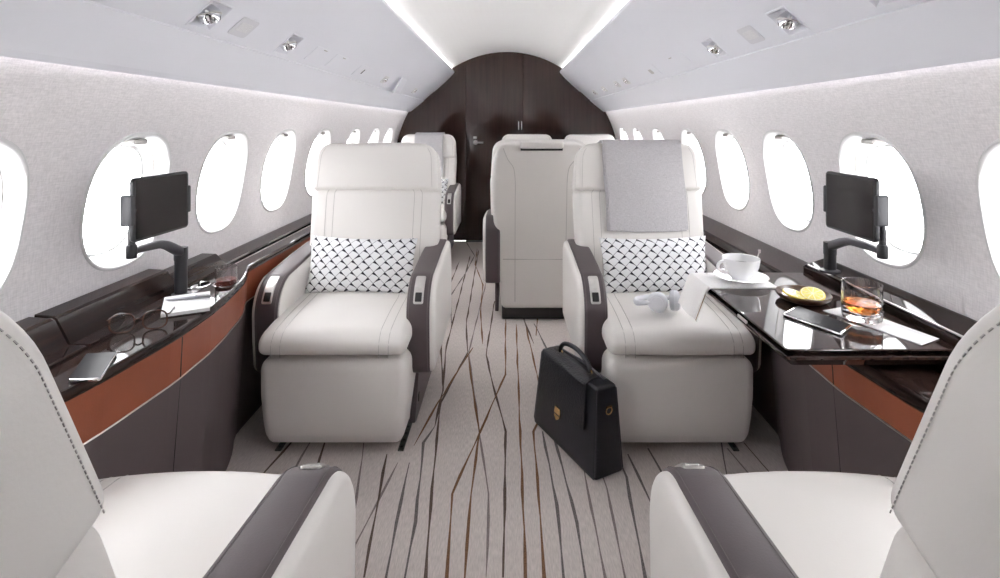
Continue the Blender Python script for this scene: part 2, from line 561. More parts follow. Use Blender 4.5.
# floor: carpet with woven lines
fl = MB()
fl.add([(-1.2, Y0, 0), (1.2, Y0, 0), (1.2, Y1, 0), (-1.2, Y1, 0)], [(0, 1, 2, 3)], 0, False)
fl.add([(-1.2, Y0, -0.05), (1.2, Y0, -0.05), (1.2, Y1, -0.05), (-1.2, Y1, -0.05)], [(3, 2, 1, 0)], 0, False)
lines = [
 (0, [(262, 0), (240, 130), (243, 180), (195, 270), (180, 420), (168, 578), (150, 800)]),
 (0, [(247, 10), (205, 170), (198, 250), (185, 310)]),
 (1, [(252, 172), (190, 270), (148, 345)]),
 (0, [(290, 90), (275, 185), (288, 240), (310, 320), (305, 578)]),
 (3, [(277, 50), (245, 180), (263, 320), (280, 430), (275, 578)]),
 (1, [(310, 60), (309, 220), (265, 320), (215, 430), (205, 578), (195, 760)]),
 (1, [(243, 182), (263, 322), (248, 430), (238, 578), (232, 760)]),
 (1, [(328, 130), (335, 320), (345, 578), (352, 800)]),
 (1, [(345, 135), (372, 250), (374, 290), (358, 320), (371, 470), (378, 578), (390, 800)]),
 (2, [(372, 250), (395, 330), (435, 480), (450, 578), (480, 800)]),
 (2, [(375, 320), (400, 450), (412, 578), (425, 760)]),
 (3, [(420, 330), (448, 390), (485, 578), (520, 760)]),
 (3, [(470, 370), (488, 420), (520, 578), (560, 760)]),
 (2, [(500, 350), (522, 400), (555, 578), (600, 760)]),
 (2, [(140, 375), (118, 480), (98, 578), (60, 760)]),
 (2, [(185, 310), (165, 340), (150, 480), (132, 578), (100, 760)]),
 (3, [(120, 375), (45, 520), (30, 578)]),
 (0, [(100, 360), (80, 470), (60, 578)]),
 (2, [(525, 360), (563, 440), (620, 570)]),
 (2, [(560, 350), (600, 420), (660, 500)]),
 (2, [(360, 130), (385, 180), (420, 240)]),
 (3, [(60, 340), (40, 480), (36, 578)]),
 (0, [(228, 20), (200, 90), (196, 180), (200, 250)]),
 (3, [(330, 60), (345, 135)]),
 (3, [(-30, 330), (-70, 400), (-90, 470)]),
 (0, [(-60, 330), (-140, 420), (-170, 460)]),
 (0, [(-10, 340), (-50, 480)]),
 (3, [(700, 350), (760, 420)]), (2, [(690, 340), (700, 400)]), (0, [(730, 340), (790, 410)]),
]
wm = {0: 0.0050, 1: 0.0048, 2: 0.0052, 3: 0.0042}
def strip(pts, w, m, zz):
    vs = []; fs = []
    for i, (x, y) in enumerate(pts):
        a = pts[max(i - 1, 0)]; b = pts[min(i + 1, len(pts) - 1)]
        tx, ty = b[0] - a[0], b[1] - a[1]; L = sqrt(tx * tx + ty * ty) or 1
        ww = w * (0.75 + 0.35 * sin(i * 1.7 + zz * 40000)) * (0.5 if i in (0, len(pts) - 1) else 1)
        vs += [(x - ty / L * ww, y + tx / L * ww, zz), (x + ty / L * ww, y - tx / L * ww, zz)]
    for i in range(len(pts) - 1):
        fs.append((2 * i, 2 * i + 1, 2 * i + 3, 2 * i + 2))
    fl.add(vs, fs, m, False)
zz = 0.0006
for (m, uv) in lines:
    pts = [onz(330 + u / 1.7625, 250 + v / 1.7625, 0.0)[:2] for u, v in uv]
    dense = []
    for a, b in zip(pts, pts[1:]):
        L = sqrt((a[0] - b[0]) ** 2 + (a[1] - b[1]) ** 2); k = max(2, int(L / 0.08))
        for j in range(k):
            t = j / k
            dense.append((a[0] + (b[0] - a[0]) * t + random.uniform(-.0015, .0015), a[1] + (b[1] - a[1]) * t))
    dense.append(pts[-1])
    strip(dense, wm[m], m + 1, zz); zz += 0.00002
# the weave carries on along the aisle to the far door and under the seats
for k in range(12, 20):
    x = random.uniform(-0.30, 0.30) if k < 14 else random.uniform(-0.95, 0.95)
    y = random.uniform(2.7, 3.1) if k < 20 else random.uniform(-1.8, 0.2)
    pts = []
    sl = random.uniform(-.06, .06)
    for i in range(28):
        pts.append((x, y)); y += 0.08
        if i % 7 == 6: sl = random.uniform(-.08, .08)
        x += sl * 0.08 * 3
        if y > Y1 - .02: break
    strip(pts, wm[k % 4], (k % 4) + 1, zz); zz += 0.00002
floor = struct(fl.build('floor', [M['carpet'], M['cl0'], M['cl1'], M['cl2'], M['cl3']]))
for x in (-0.83, -0.385, 0.385, 0.83):
    t = MB()
    t.rbox((x, 2.30, 0.002), (0.011, 0.42, 0.003), 0.002, 2)
    for i in range(20):
        t.lathe([(0, .0052), (.006, .0052), (.006, .003)], (x, 1.90 + i * .042, 0), 10, 1)
    t.build('seat_track', [M['track'], M['dark']], floor)

# window stations
WIN_Y = {-1: [1.045, 1.55, 2.06, 2.56, 3.09, 3.73, 4.31, 4.82],
         1: [1.065, 1.575, 2.09, 2.60, 3.13, 3.77, 4.36, 4.88]}
BACK_Y = [0.54]
WZ, WHZ, WHY = 0.957, 0.195, 0.165
def sup(n=56, e=2.5, sy=1.0, sz=1.0):
    out = []
    for i in range(n):
        a = 2 * pi * i / n
        c, s_ = cos(a), sin(a)
        out.append((WHY * sy * math.copysign(abs(c) ** (2 / e), c), WHZ * sz * math.copysign(abs(s_) ** (2 / e), s_)))
    return out

WALL_Z0, WALL_Z1 = 0.72, 1.20
for side, nm in ((-1, 'wall_left'), (1, 'wall_right')):
    w = MB()
    def wp(y, z): return (side * wall_x(z), y, z)
    st = sorted(WIN_Y[side] + BACK_Y)
    bd = [Y0] + [(p_ + q_) / 2 for p_, q_ in zip(st, st[1:])] + [Y1]
    bd[1:1] = [st[0] - .25]
    # solid bay ahead of the first window, then one bay round every window
    NZ_ = 12
    zs = [WALL_Z0 + (WALL_Z1 - WALL_Z0) * i / NZ_ for i in range(NZ_ + 1)]
    vs = [wp(y, z) for z in zs for y in (bd[0], bd[1])]
    w.add(vs, [(2 * i, 2 * i + 1, 2 * i + 3, 2 * i + 2) for i in range(NZ_)], 0)
    for cy, ya, yb in zip(st, bd[1:], bd[2:]):
        per = []
        for i in range(8): per.append((ya + (yb - ya) * i / 8, WALL_Z0))
        for z in zs[:-1]: per.append((yb, z))
        for i in range(8): per.append((yb + (ya - yb) * i / 8, WALL_Z1))
        for z in zs[:0:-1]: per.append((ya, z))
        n = len(per); inn = []
        for (y, z) in per:
            an = math.atan2((z - WZ) / (WALL_Z1 - WALL_Z0), (y - cy) / (yb - ya))
            c, s_ = cos(an), sin(an)
            inn.append((cy + WHY * math.copysign(abs(c) ** .8, c), WZ + WHZ * math.copysign(abs(s_) ** .8, s_)))
        vs = []
        for k in range(6):
            t = k / 5
            for (y0_, z0_), (y1_, z1_) in zip(inn, per):
                vs.append(wp(y0_ + (y1_ - y0_) * t, z0_ + (z1_ - z0_) * t))
        w.add(vs, [(k * n + i, k * n + (i + 1) % n, (k + 1) * n + (i + 1) % n, (k + 1) * n + i) for k in range(5) for i in range(n)], 0)
    zl = [0.0, .3, .6, WALL_Z0]
    vs = [wp(y, z) for z in zl for y in (Y0, Y1)]
    w.add(vs, [(2 * i, 2 * i + 1, 2 * i + 3, 2 * i + 2) for i in range(3)], 0)
    a0 = math.asin((WALL_Z1 - ZC) / RAD); a1 = math.acos(0.60 / RAD)
    vs = []
    for i in range(25):
        an = a0 + (a1 - a0) * i / 24
        for y in (Y0, Y1): vs.append((side * RAD * cos(an), y, ZC + RAD * sin(an)))
    w.add(vs, [(2 * i, 2 * i + 1, 2 * i + 3, 2 * i + 2) for i in range(24)], 0)
    wo = struct(w.build(nm, M['wall']))
# windows
def window_parts(side, parent):
    f = MB()
    n = 56
    rings = []
    # rolled lip on the wall face, then a tapering tunnel to the pane
    for (sc_, off) in ((1.05, 0.004), (1.035, -0.002), (1.015, -0.0042), (0.99, -0.003), (0.97, 0.004), (0.93, 0.025), (0.875, 0.054), (0.84, 0.064), (0.80, 0.065)):
        row = []
        for (a, b) in sup(n):
            z = WZ + b * sc_
            row.append((side * (wall_x(z) + off), a * sc_ * (1.0 if sc_ <= 1 else 1.0), z))
        rings.append(row)
    vs = [p for r_ in rings for p in r_]
    fs = [(j * n + i, j * n + (i + 1) % n, (j + 1) * n + (i + 1) % n, (j + 1) * n + i) for j in range(len(rings) - 1) for i in range(n)]
    f.add(vs, fs, 0)
    fo = f.build('window_frame', M['frame'], parent)
    p = MB()
    ring = [(side * (wall_x(WZ + b * .83) + .062), a * .83, WZ + b * .83) for a, b in sup(n)]
    ring2 = [(x + side * .003, y, z) for x, y, z in ring]
    p.add(ring + ring2, [tuple(range(n)), tuple(range(n, 2 * n))[::-1]] + [(i, (i + 1) % n, n + (i + 1) % n, n + i) for i in range(n)], 0, False)
    p.build('window_pane', M['pane'], parent)
    # shade track: slim vertical rails either side of the pane
    t = MB()
    for s2 in (-1, 1):
        pts = []
        for i in range(13):
            z = WZ + WHZ * (-0.66 + 1.32 * i / 12)
            q = (abs((z - WZ) / (WHZ * .90))) ** 2.5
            y = s2 * WHY * .905 * (max(0.0, 1 - q)) ** 0.4
            pts.append((side * (wall_x(z) + .040), y, z))
        t.tube(pts, 0.0026, 6)
    t.build('shade_rail', M['shade'], parent)
    l = MB()
    z = WZ + WHZ * 0.905
    l.rbox((side * (wall_x(z) + .028), 0, z - .004), (0.022, 0.028, 0.008), 0.005, 3)
    l.build('shade_latch', M['metal'], parent)

nwin = 1
for side in (-1, 1):
    proto = None
    for y in WIN_Y[side] + BACK_Y[:1]:
        e = bpy.data.objects.new('window_%d' % nwin, None); COL.objects.link(e); nwin += 1
        e.location = (0, y, 0); struct(e)
        if proto is None:
            window_parts(side, e); proto = e
        else:
            for ch in proto.children:
                c = ch.copy(); COL.objects.link(c); c.parent = e

# ceiling
CR = 1.022
cp = []
for i in range(41):
    x = -0.69 + 1.38 * i / 40
    cp.append((x, 1.924 - (CR - sqrt(CR ** 2 - x * x))))
cm = MB()
cm.prism(cp + [(x, z + 0.08) for x, z in cp[::-1]], lambda a, b, t: (a, t, b), Y0, Y1, 0)
struct(cm.build('ceiling', M['ceiling']))

# overhead service panels along both sides, with lamp pockets
NX, NZ, LX, LZ = 0.545, 1.705, 0.985, 1.312
PU = Vector((LX - NX, 0, LZ - NZ)); PL = PU.length; PU.normalize()
PN = Vector((PU.z, 0, -PU.x))            # points into the cabin (down and inboard)
if PN.z > 0: PN = -PN
def panel_pt(side, t, y, off=0.0):
    x = NX + PU.x * PL * t + PN.x * off; z = NZ + PU.z * PL * t + PN.z * off
    return (side * x, y, z)
prof = [(0.565, 1.737), (0.551, 1.739), (0.541, 1.733), (0.537, 1.722), (0.539, 1.712), (NX, NZ)]
for (t, o) in ((0.06, .004), (.12, .007), (.25, .010), (.40, .010), (0.455, .009), (0.458, .004), (0.690, .003), (0.693, .008), (.8, .006), (.9, .003), (.96, .001), (1.0, -0.003)):
    prof.append((NX + PU.x * PL * t + PN.x * o, NZ + PU.z * PL * t + PN.z * o))
prof += [(LX + .001, LZ + .004), (LX - .004, LZ + .012), (0.93, 1.375), (0.86, 1.47), (0.70, 1.63), (0.60, 1.712)]
POCK = {-1: [1.40, 1.905], 1: [1.12, 1.48, 2.0]}
SMALL = {-1: [3.38, 4.47], 1: [3.47, 3.75, 4.25, 4.7]}
panels = {}
for side, nm in ((-1, 'trim_1'), (1, 'trim_2')):
    p = MB()
    p.prism(prof, lambda a, b, t: (side * a, t, b), Y0, Y1, 0)
    po = p.build(nm, M['plastic'])
    c = MB()
    for y in POCK[side]:
        q = []
        for off in (0.03, -0.028):
            for dt, dy in ((-1, -1), (1, -1), (1, 1), (-1, 1)):
                q.append(panel_pt(side, 0.578 + dt * 0.044 / PL, y + dy * 0.046, off))
        c.add(q, [(0, 1, 2, 3), (4, 5, 6, 7), (0, 1, 5, 4), (1, 2, 6, 5), (2, 3, 7, 6), (3, 0, 4, 7)], 0, False)
    cut(po, c.build('cutter', M['plastic']))
    panels[side] = struct(po)

lamp_names = {(-1, 1.40): 'square recessed reading lamp nearest the viewer on the left overhead panel',
              (-1, 1.905): 'square recessed reading lamp beyond the speaker grille on the left overhead panel',
              (1, 1.12): 'square recessed reading lamp cut by the top edge on the right overhead panel',
              (1, 1.48): 'square recessed reading lamp just nearer than the right overhead speaker grille',
              (1, 2.0): 'square recessed reading lamp just beyond the right overhead speaker grille'}
def pt_frame(side, t, y):
    e = Vector(panel_pt(side, t, y, 0.004))
    X = Vector((side * PU.x, 0, PU.z)); Z = Vector((side * PN.x, 0, PN.z)); Y = Vector((0, 1, 0))
    return lambda a, b, c: tuple(e + X * a + Y * b + Z * c)
for side in (-1, 1):
    for y in POCK[side]:
        D = pt_frame(side, 0.578, y)
        t = thing('reading_lamp', lamp_names[(side, y)], 'lamp', (0, 0, 0), 0, 'recessed overhead reading lamps')
        b = MB()
        n = 4
        rows = []
        for (hw, hy, off) in ((.050, .053, -.002), (.0495, .0525, .0015), (.045, .048, .0018), (.0435, .0455, 0.0), (.026, .028, -.024)):
            rows.append([D(-hw, -hy, off), D(hw, -hy, off), D(hw, hy, off), D(-hw, hy, off)])
        vs = [p for r_ in rows for p in r_]
        fs = [(j * 4 + i, j * 4 + (i + 1) % 4, (j + 1) * 4 + (i + 1) % 4, (j + 1) * 4 + i) for j in range(4) for i in range(4)]
        fs.append((16, 17, 18, 19))
        b.add(vs, fs, 0, False)
        b.build('bezel', M['plastic'], t)
        l = MB()
        # swivel eyeball with spotlight cup
        c0 = Vector(D(0, 0, -.010)); d0 = Vector((side * -0.25, 0.1, -1)).normalized()
        q = d0.to_track_quat('Z', 'Y').to_matrix()
        Dl = lambda x, y_, z: tuple(c0 + q @ (Vector((x, y_, z)) * 1.6))
        l.lathe([(0, -.014), (.010, -.012), (.017, -.004), (.019, .004), (.016, .012), (.0135, .016), (.012, .012), (.006, .007), (0, .006)], (0, 0, 0), 28, 0, None, Dl)
        l.build('eyeball', M['chrome'], t)
        r_ = MB()
        r_.tube([Dl(.0185 * cos(a), .0185 * sin(a), .0045) for a in [2 * pi * i / 24 for i in range(24)]], .0022, 6, 0, True)
        r_.tube([Dl(-.026, 0, .002), Dl(-.018, 0, .004)], .004, 8); r_.tube([Dl(.026, 0, .002), Dl(.018, 0, .004)], .004, 8)
        r_.build('gimbal', M['metal'], t)
    for i, y in enumerate(SMALL[side]):
        D = pt_frame(side, 0.578, y)
        where = 'left' if side < 0 else 'right'
        words = ['nearest', 'second', 'third', 'farthest'] if side > 0 else ['nearer', 'farther']
        t = thing('air_gasper', 'small chrome air nozzle, %s of the far row on the %s overhead panel' % (words[i], where), 'air nozzle', group='small overhead air nozzles')
        b = MB()
        b.pad(rrect(.030, .045, .006), -.002, .0025, .0015, D, 0, 2, 2)
        b.build('base_plate', M['frame'], t)
        for dy in (-.018, .018):
            l = MB(); l.lathe([(.015, .002), (.015, .008), (.011, .012), (.008, .009), (0, .007)], (0, dy, 0), 20, 0, None, D)
            l.build('nozzle', M['chrome'], t)
    # speaker grille
    y = 1.575 if side < 0 else 1.70
    D = pt_frame(side, 0.578, y)
    t = thing('speaker_grille', 'flat pale speaker grille between reading lamps on the %s overhead panel' % ('left' if side < 0 else 'right'), 'speaker grille')
    g = MB()
    g.pad(rrect(.036, .050, .012), -.002, .0018, .001, D, 0, 2, 2)
    g.build('surround', mat('grille_rim_%d' % (side + 1), (.70, .70, .74), .5), t)
    g = MB()
    g.pad(rrect(.017, .034, .005), .0, .0026, .001, D, 0, 2, 2)
    g.build('mesh_insert', mat('grille_mesh_%d' % (side + 1), (.74, .74, .76), .6, noise=(900, .2)), t)
    # oxygen mask doors further aft: thin square hatches
    for k, (yy, hy) in enumerate(((2.19, .075), (2.44, .085)) if side < 0 else ((2.42, .13),)):
        D = pt_frame(side, 0.578, yy)
        h = MB()
        h.pad(rrect(.040, hy, .003), -.002, .0012, .0006, D, 0, 2, 2)
        lab = {(-1, 0): 'first flush white hatch beyond the left reading lamps', (-1, 1): 'second flush white hatch before the left slotted vent',
               (1, 0): 'long flush white hatch beyond the right reading lamps'}[(side, k)]
        ho = h.build('overhead_hatch', M['plastic']); tag(ho, lab, 'hatch')
        s2 = MB(); s2.rbox((0, 0, 0), (.0022, .018, .0012), .001, 2, (2, 2, 2), lambda a, b, c: D(-.033 + a, b + hy * .3, .0018 + c))
        s2.build('finger_slot', M['shade'], ho)
    D = pt_frame(side, 0.578, 2.87)
    t = thing('slotted_vent', 'small dark slotted vent on the %s overhead panel' % ('left' if side < 0 else 'right'), 'vent')
    b = MB(); b.pad(rrect(.040, .11, .004), -.002, .0012, .0006, D, 0, 2, 2); b.build('plate', M['plastic'], t)
    b = MB()
    for k in ((0,) if side < 0 else (-1, 0, 1)):
        b.rbox((0, 0, 0), (.016, .006 if side < 0 else .004, .0012), .001, 2, (2, 2, 2), lambda a, bb, c: D(a, bb + k * .018, .0016 + c))
    b.build('slot', M['dark'] if side < 0 else M['shade'], t)
# tilted white sign plate hanging ajar from the left panel
D = pt_frame(-1, 0.56, 3.74)
h = MB(); h.pad(rrect(.062, .10, .008), .004, .014, .003, lambda a, b, c: D(a, b + a * .4, c + .02 + a * .25), 0, 2, 2)
tag(h.build('mask_door', M['plastic']), 'white mask door hanging ajar from the far left overhead panel', 'hatch')

# cove lamps (strips behind the panel edges)
for side, nm in ((-1, 'left'), (1, 'right')):
    c = MB()
    c.prism([(0.583, 1.7262), (0.593, 1.7187), (0.595, 1.7217), (0.585, 1.7292)], lambda a, b, t: (side * a, t, b), Y0 + .02, Y1 - .02, 0)
    tag(c.build('cove_light', M['cove']), 'thin glowing cove strip along the %s edge of the ceiling' % nm, 'cove light')
    c = MB()
    pts = [(side * .953, y, 1.376) for y in (Y0 + .02, Y1 - .02)]
    c.tube(pts, .006, 8)
    tag(c.build('wall_wash_light', M['cove2']), 'thin glowing strip along the top of the %s window wall' % nm, 'cove light')

# aft bulkhead in gloss veneer with its leaves
b = MB()
b.prism([(-1.2, 0), (1.2, 0), (1.2, 1.98), (-1.2, 1.98)], lambda a, c, t: (a, t, c), Y1 + .012, Y1 + .06, 0)
wb = struct(b.build('wall_back', M['bulk']))
def leaf(x0, x1, name, parent, y=Y1, tilt=0.0):
    l = MB()
    cx, hx = (x0 + x1) / 2, (x1 - x0) / 2
    l.rbox((cx, y + .006, .965), (hx, .008, .962), .003, 2, (2, 2, 2), lambda x, yy, z: (x, yy + tilt * (x - cx), z))
    return l.build(name, M['bulk'], parent)
leaf(-1.195, -0.420, 'veneer_panel', wb, Y1, 0.006)
leaf(0.166, 1.195, 'veneer_panel', wb, Y1, 0.0)
dr = struct(leaf(-0.416, 0.162, 'door_1', None, Y1 - .002))
h = MB()
hx, hz = -0.30, 1.003
h.tube([(hx - .02, Y1 - .01, hz), (hx - .02, Y1 - .055, hz)], .008, 12)
h.tube(smoothpath([(hx - .02, Y1 - .05, hz), (hx, Y1 - .056, hz), (hx + .06, Y1 - .056, hz - .001)], 4), .009, 12)
h.lathe([(0, -.004), (.024, -.004), (.022, .004), (0, .005)], (0, 0, 0), 24, 0, None, lambda x, y, z: (hx - .02 + x, Y1 - .012 - z, hz + y))
h.build('door_handle', M['metal'], dr)
h = MB()
h.rbox((hx - .025, Y1 - .012, hz + .05), (.018, .006, .011), .004, 3)
h.build('door_lock', M['metal'], dr)
for x in (0.118, 0.148):
    h = MB()
    h.tube(smoothpath([(x, Y1 - .006, 1.215), (x, Y1 - .028, 1.205), (x, Y1 - .028, 1.145), (x, Y1 - .006, 1.135)], 5), .0045, 8)
    h.build('door_pull', M['metal'], dr)
b = MB()
b.rbox((-.127, Y1 - .03, .004), (.29, .03, .004), .003, 2)
struct(b.build('trim_3', M['track']))
# forward bulkhead behind the viewer
b = MB()
b.prism([(-1.2, 0), (1.2, 0), (1.2, 1.98), (-1.2, 1.98)], lambda a, c, t: (a, t, c), Y0 - .05, Y0, 0)
struct(b.build('wall_front', M['bulk']))

# ------------------------------------------------------------------ side ledges
def edge_x(y):
    pts = [(-2.0, .992), (0.955, .992), (0.975, .965), (.995, .925), (1.02, .900), (1.07, .888), (1.15, .876), (1.36, .860), (1.53, .868), (1.64, .884), (1.80, .916), (1.88, .942), (1.93, .965), (1.96, .982), (2.02, .985), (5.3, .985)]
    for (a, b), (c, d) in zip(pts, pts[1:]):
        if a <= y <= c:
            t = (y - a) / (c - a)
            return b + (d - b) * t
    return .985
YE = 4.15
ys = [-2.0, -1.0, 0.0, 0.5, 0.8] + [0.9 + 0.04 * i for i in range(29)] + [2.2, 2.6, 3.0, 3.5, 4.0, YE]
def ledge(side, ztop, band0, band1, label, holes):
    t = thing('side_ledge', label, 'side ledge', (side * 1.0, 1.0, 0))
    ox, oy = side * 1.0, 1.0
    # worktop with a rounded black nose
    w = MB(); rows = []
    nose = []
    hh = (ztop - band1) / 2
    for k in range(9):
        a = -pi / 2 + pi * k / 8
        nose.append((hh * .8 * (1 - cos(a)) , ztop - hh + hh * sin(a)))
    for y in ys:
        e = edge_x(y) - .006
        row = [(RAD - .002, band1)] + [(e + dx, z) for dx, z in nose] + [(RAD - .002, ztop)]
        rows.append([(side * x - ox, y - oy, z) for x, z in row])
    n = len(rows[0])
    vs = [p for r_ in rows for p in r_]
    fs = [(i * n + j, i * n + (j + 1) % n, (i + 1) * n + (j + 1) % n, (i + 1) * n + j) for i in range(len(rows) - 1) for j in range(n)]
    fs.append(tuple(range(n))); fs.append(tuple((len(rows) - 1) * n + j for j in range(n)))
    w.add(vs, fs, 0, False)
    wo = w.build('worktop', M['veneer'], t)
    if holes:
        c = MB()
        for (hx, hy) in holes:
            c.lathe([(0, .7), (.0372, .7), (.0372, ztop - .05), (0, ztop - .05)], (hx - ox, hy - oy, 0), 40, 0, None, None, False)
        cutter = c.build('cutter', M['veneer']); cutter.location = t.location
        bpy.context.view_layer.update()
        cut(wo, cutter)
        for (hx, hy) in holes:
            c = MB()
            c.lathe([(.0372, ztop - .001), (.0415, ztop), (.0415, ztop + .002), (.0385, ztop + .0025), (.0362, ztop), (.0355, ztop - .03), (0, ztop - .03)], (hx - ox, hy - oy, 0), 40)
            c.build('cup_holder', M['chrome'], t)
    # leather band
    def skirt(z0, z1, dx0, dx1, th, name, m, ya=-2.0, yb=YE):
        s = MB(); Y = [y for y in ys if ya <= y <= yb]
        vs = []; 
        for y in Y:
            e = edge_x(y) + .004
            for (dx, z) in ((dx1, z1), (dx0, z0), (dx0 + th, z0), (dx1 + th, z1)):
                vs.append((side * (e + dx) - ox, y - oy, z))
        fs = [(i * 4 + j, i * 4 + (j + 1) % 4, (i + 1) * 4 + (j + 1) % 4, (i + 1) * 4 + j) for i in range(len(Y) - 1) for j in range(4)]
        fs += [(0, 1, 2, 3), tuple((len(Y) - 1) * 4 + j for j in range(4))]
        s.add(vs, fs, 0, False)
        for p in range(0): pass
        return s.build(name, m, t)
    skirt(band0, band1 - .0005, .006, .0, .02, 'leather_band', M['orange'])
    skirt(0.0, band0 - .003, .045, .004, .02, 'lower_panel', M['panel'])
    s = MB()
    s.tube([(side * (edge_x(y) + .008) - ox, y - oy, band0 - .001) for y in ys], .0022, 6)
    s.build('metal_trim', M['metal'], t)
    s = MB()
    for y in (1.385,):
        e = edge_x(y)
        s.tube([(side * (e + .003) - ox, y - oy, band1 - .002), (side * (e + .0085) - ox, y - oy, band0), (side * (e + .047) - ox, y - oy, .01)], .0014, 5)
    s.build('panel_joint', M['dark'], t)
    return t
L = ledge(-1, 0.645, 0.508, 0.618, 'dark gloss side ledge with cognac band along the left window wall',
          [(-0.947, 1.755), (-1.035, 1.735)])
Rr = ledge(1, 0.602, 0.488, 0.566, 'dark gloss side ledge with cognac band along the right window wall', [])
def wedge(side, name, poly, y0, y1, parent, m, slope=0.0):
    w = MB()
    cx, cz = sum(p[0] for p in poly) / len(poly), sum(p[1] for p in poly) / len(poly)
    ox, oy = parent.location[0], parent.location[1]
    n = len(poly)
    st = [(y0, .96), (y0 + .004, 1.0), (y1 - .004, 1.0), (y1, .96)]
    vs = []
    for (y, s_) in st:
        for (a, b) in poly:
            vs.append((side * (cx + (a - cx) * s_) - ox, y - oy - (a - cx) * slope, cz + (b - cz) * s_))
    fs = [(i * n + j, i * n + (j + 1) % n, (i + 1) * n + (j + 1) % n, (i + 1) * n + j) for i in range(3) for j in range(n)]
    fs += [tuple(range(n))[::-1], tuple(3 * n + j for j in range(n))]
    w.add(vs, fs, 0, False)
    return w.build(name, m, parent)
# left: tilted gloss lid of the stowed table, then a low rail
lidp = [(1.006, .6455), (1.005, .6500), (1.009, .6520), (1.050, .652), (1.083, .714), (1.090, .719), (1.141, .722), (1.141, .6455)]
wedge(-1, 'table_lid', lidp, -1.9, 1.245, L, M['veneer'])
wedge(-1, 'table_lid', lidp, 1.252, 1.66, L, M['veneer'])
wedge(-1, 'table_lid', [(1.046, .6455), (1.046, .652), (1.05, .658), (1.086, .694), (1.092, .698), (1.141, .700), (1.141, .6455)], 1.667, 1.95, L, M['veneer'])
railp = [(1.062, .6455), (1.060, .652), (1.068, .656), (1.132, .664), (1.141, .664), (1.141, .6455)]
wedge(-1, 'back_rail', railp, 1.955, 4.12, L, M['veneer'])
s = MB()
s.tube([(-1.045 + 1.0, y - 1.0, .6462) for y in (2.0, 4.1)], .0018, 6); s.build('inlay_line', M['metal'], L)
# right: open table locker, hinge rail by the wall
railr = [(1.06, .6025), (1.058, .676), (1.066, .682), (1.132, .704), (1.141, .704), (1.141, .6025)]
wedge(1, 'table_lid', railr, -1.9, 1.20, Rr, M['veneer'])
wedge(1, 'table_lid', railr, 1.206, 1.86, Rr, M['veneer'])
wedge(1, 'back_rail', [(1.0, .6025), (.998, .638), (1.006, .644), (1.132, .658), (1.141, .658), (1.141, .6025)], 1.868, 4.12, Rr, M['veneer'])
s = MB()
s.tube([(1.066 - 1, y - 1.0, .6845) for y in (.3, 1.84)], .003, 8); s.build('metal_trim', M['metal'], Rr)

# deployed folding table on the right
t = thing('folding_table', 'dark gloss folding table swung out from the right ledge', 'table', (0.85, 1.5, 0.602))
def tb(x, y, z): return (x - .85, y - 1.5, z - .602)
def leafmesh(poly, z0, z1, ch):
    n = len(poly); cx = sum(p[0] for p in poly) / n; cy = sum(p[1] for p in poly) / n
    rows = []
    for (ins, z) in ((ch, z0), (ch * .25, z0 + (z1 - z0) * .55), (0, z0 + (z1 - z0) * .75), (.0008, z1 - .001), (.003, z1)):
        row = []
        for (x, y) in poly:
            dx, dy = cx - x, cy - y
            row.append(tb(x + math.copysign(min(abs(dx), ins), dx), y + math.copysign(min(abs(dy), ins), dy), z))
        rows.append(row)
    vs = [p for r_ in rows for p in r_]
    fs = [(j * n + i, j * n + (i + 1) % n, (j + 1) * n + (i + 1) % n, (j + 1) * n + i) for j in range(4) for i in range(n)]
    fs += [tuple(range(n))[::-1], tuple(4 * n + i for i in range(n))]
    return MB().add(vs, fs, 0, False)
def rc(x0, y0, x1, y1, r):
    return [(p[0] + (x0 + x1) / 2, p[1] + (y0 + y1) / 2) for p in rrect((x1 - x0) / 2, (y1 - y0) / 2, r, 4, 0, 0, 1)]
leafmesh(rc(.648, 1.205, 1.052, 1.835, .008), .6475, .660, .009).build('upper_leaf', M['table'], t)
leafmesh(rc(.645, 1.198, 1.052, 1.835, .008), .618, .6455, .020).build('lower_leaf', M['table'], t)
b = MB(); b.rbox(tb(.6475, 1.43, .646), (.002, .028, .005), .0015, 2); b.build('latch', M['metal'], t)
for yy in (1.32, 1.70):
    b = MB(); b.rbox(tb(.98, yy, .617), (.05, .018, .012), .004, 2); b.build('support_arm', M['black'], t)

# ------------------------------------------------------------------ cabin seats
AR = R(12)
def RD(u, v, w):
    return (u, -v * sin(AR) + w * cos(AR), 0.44 + v * cos(AR) + w * sin(AR))

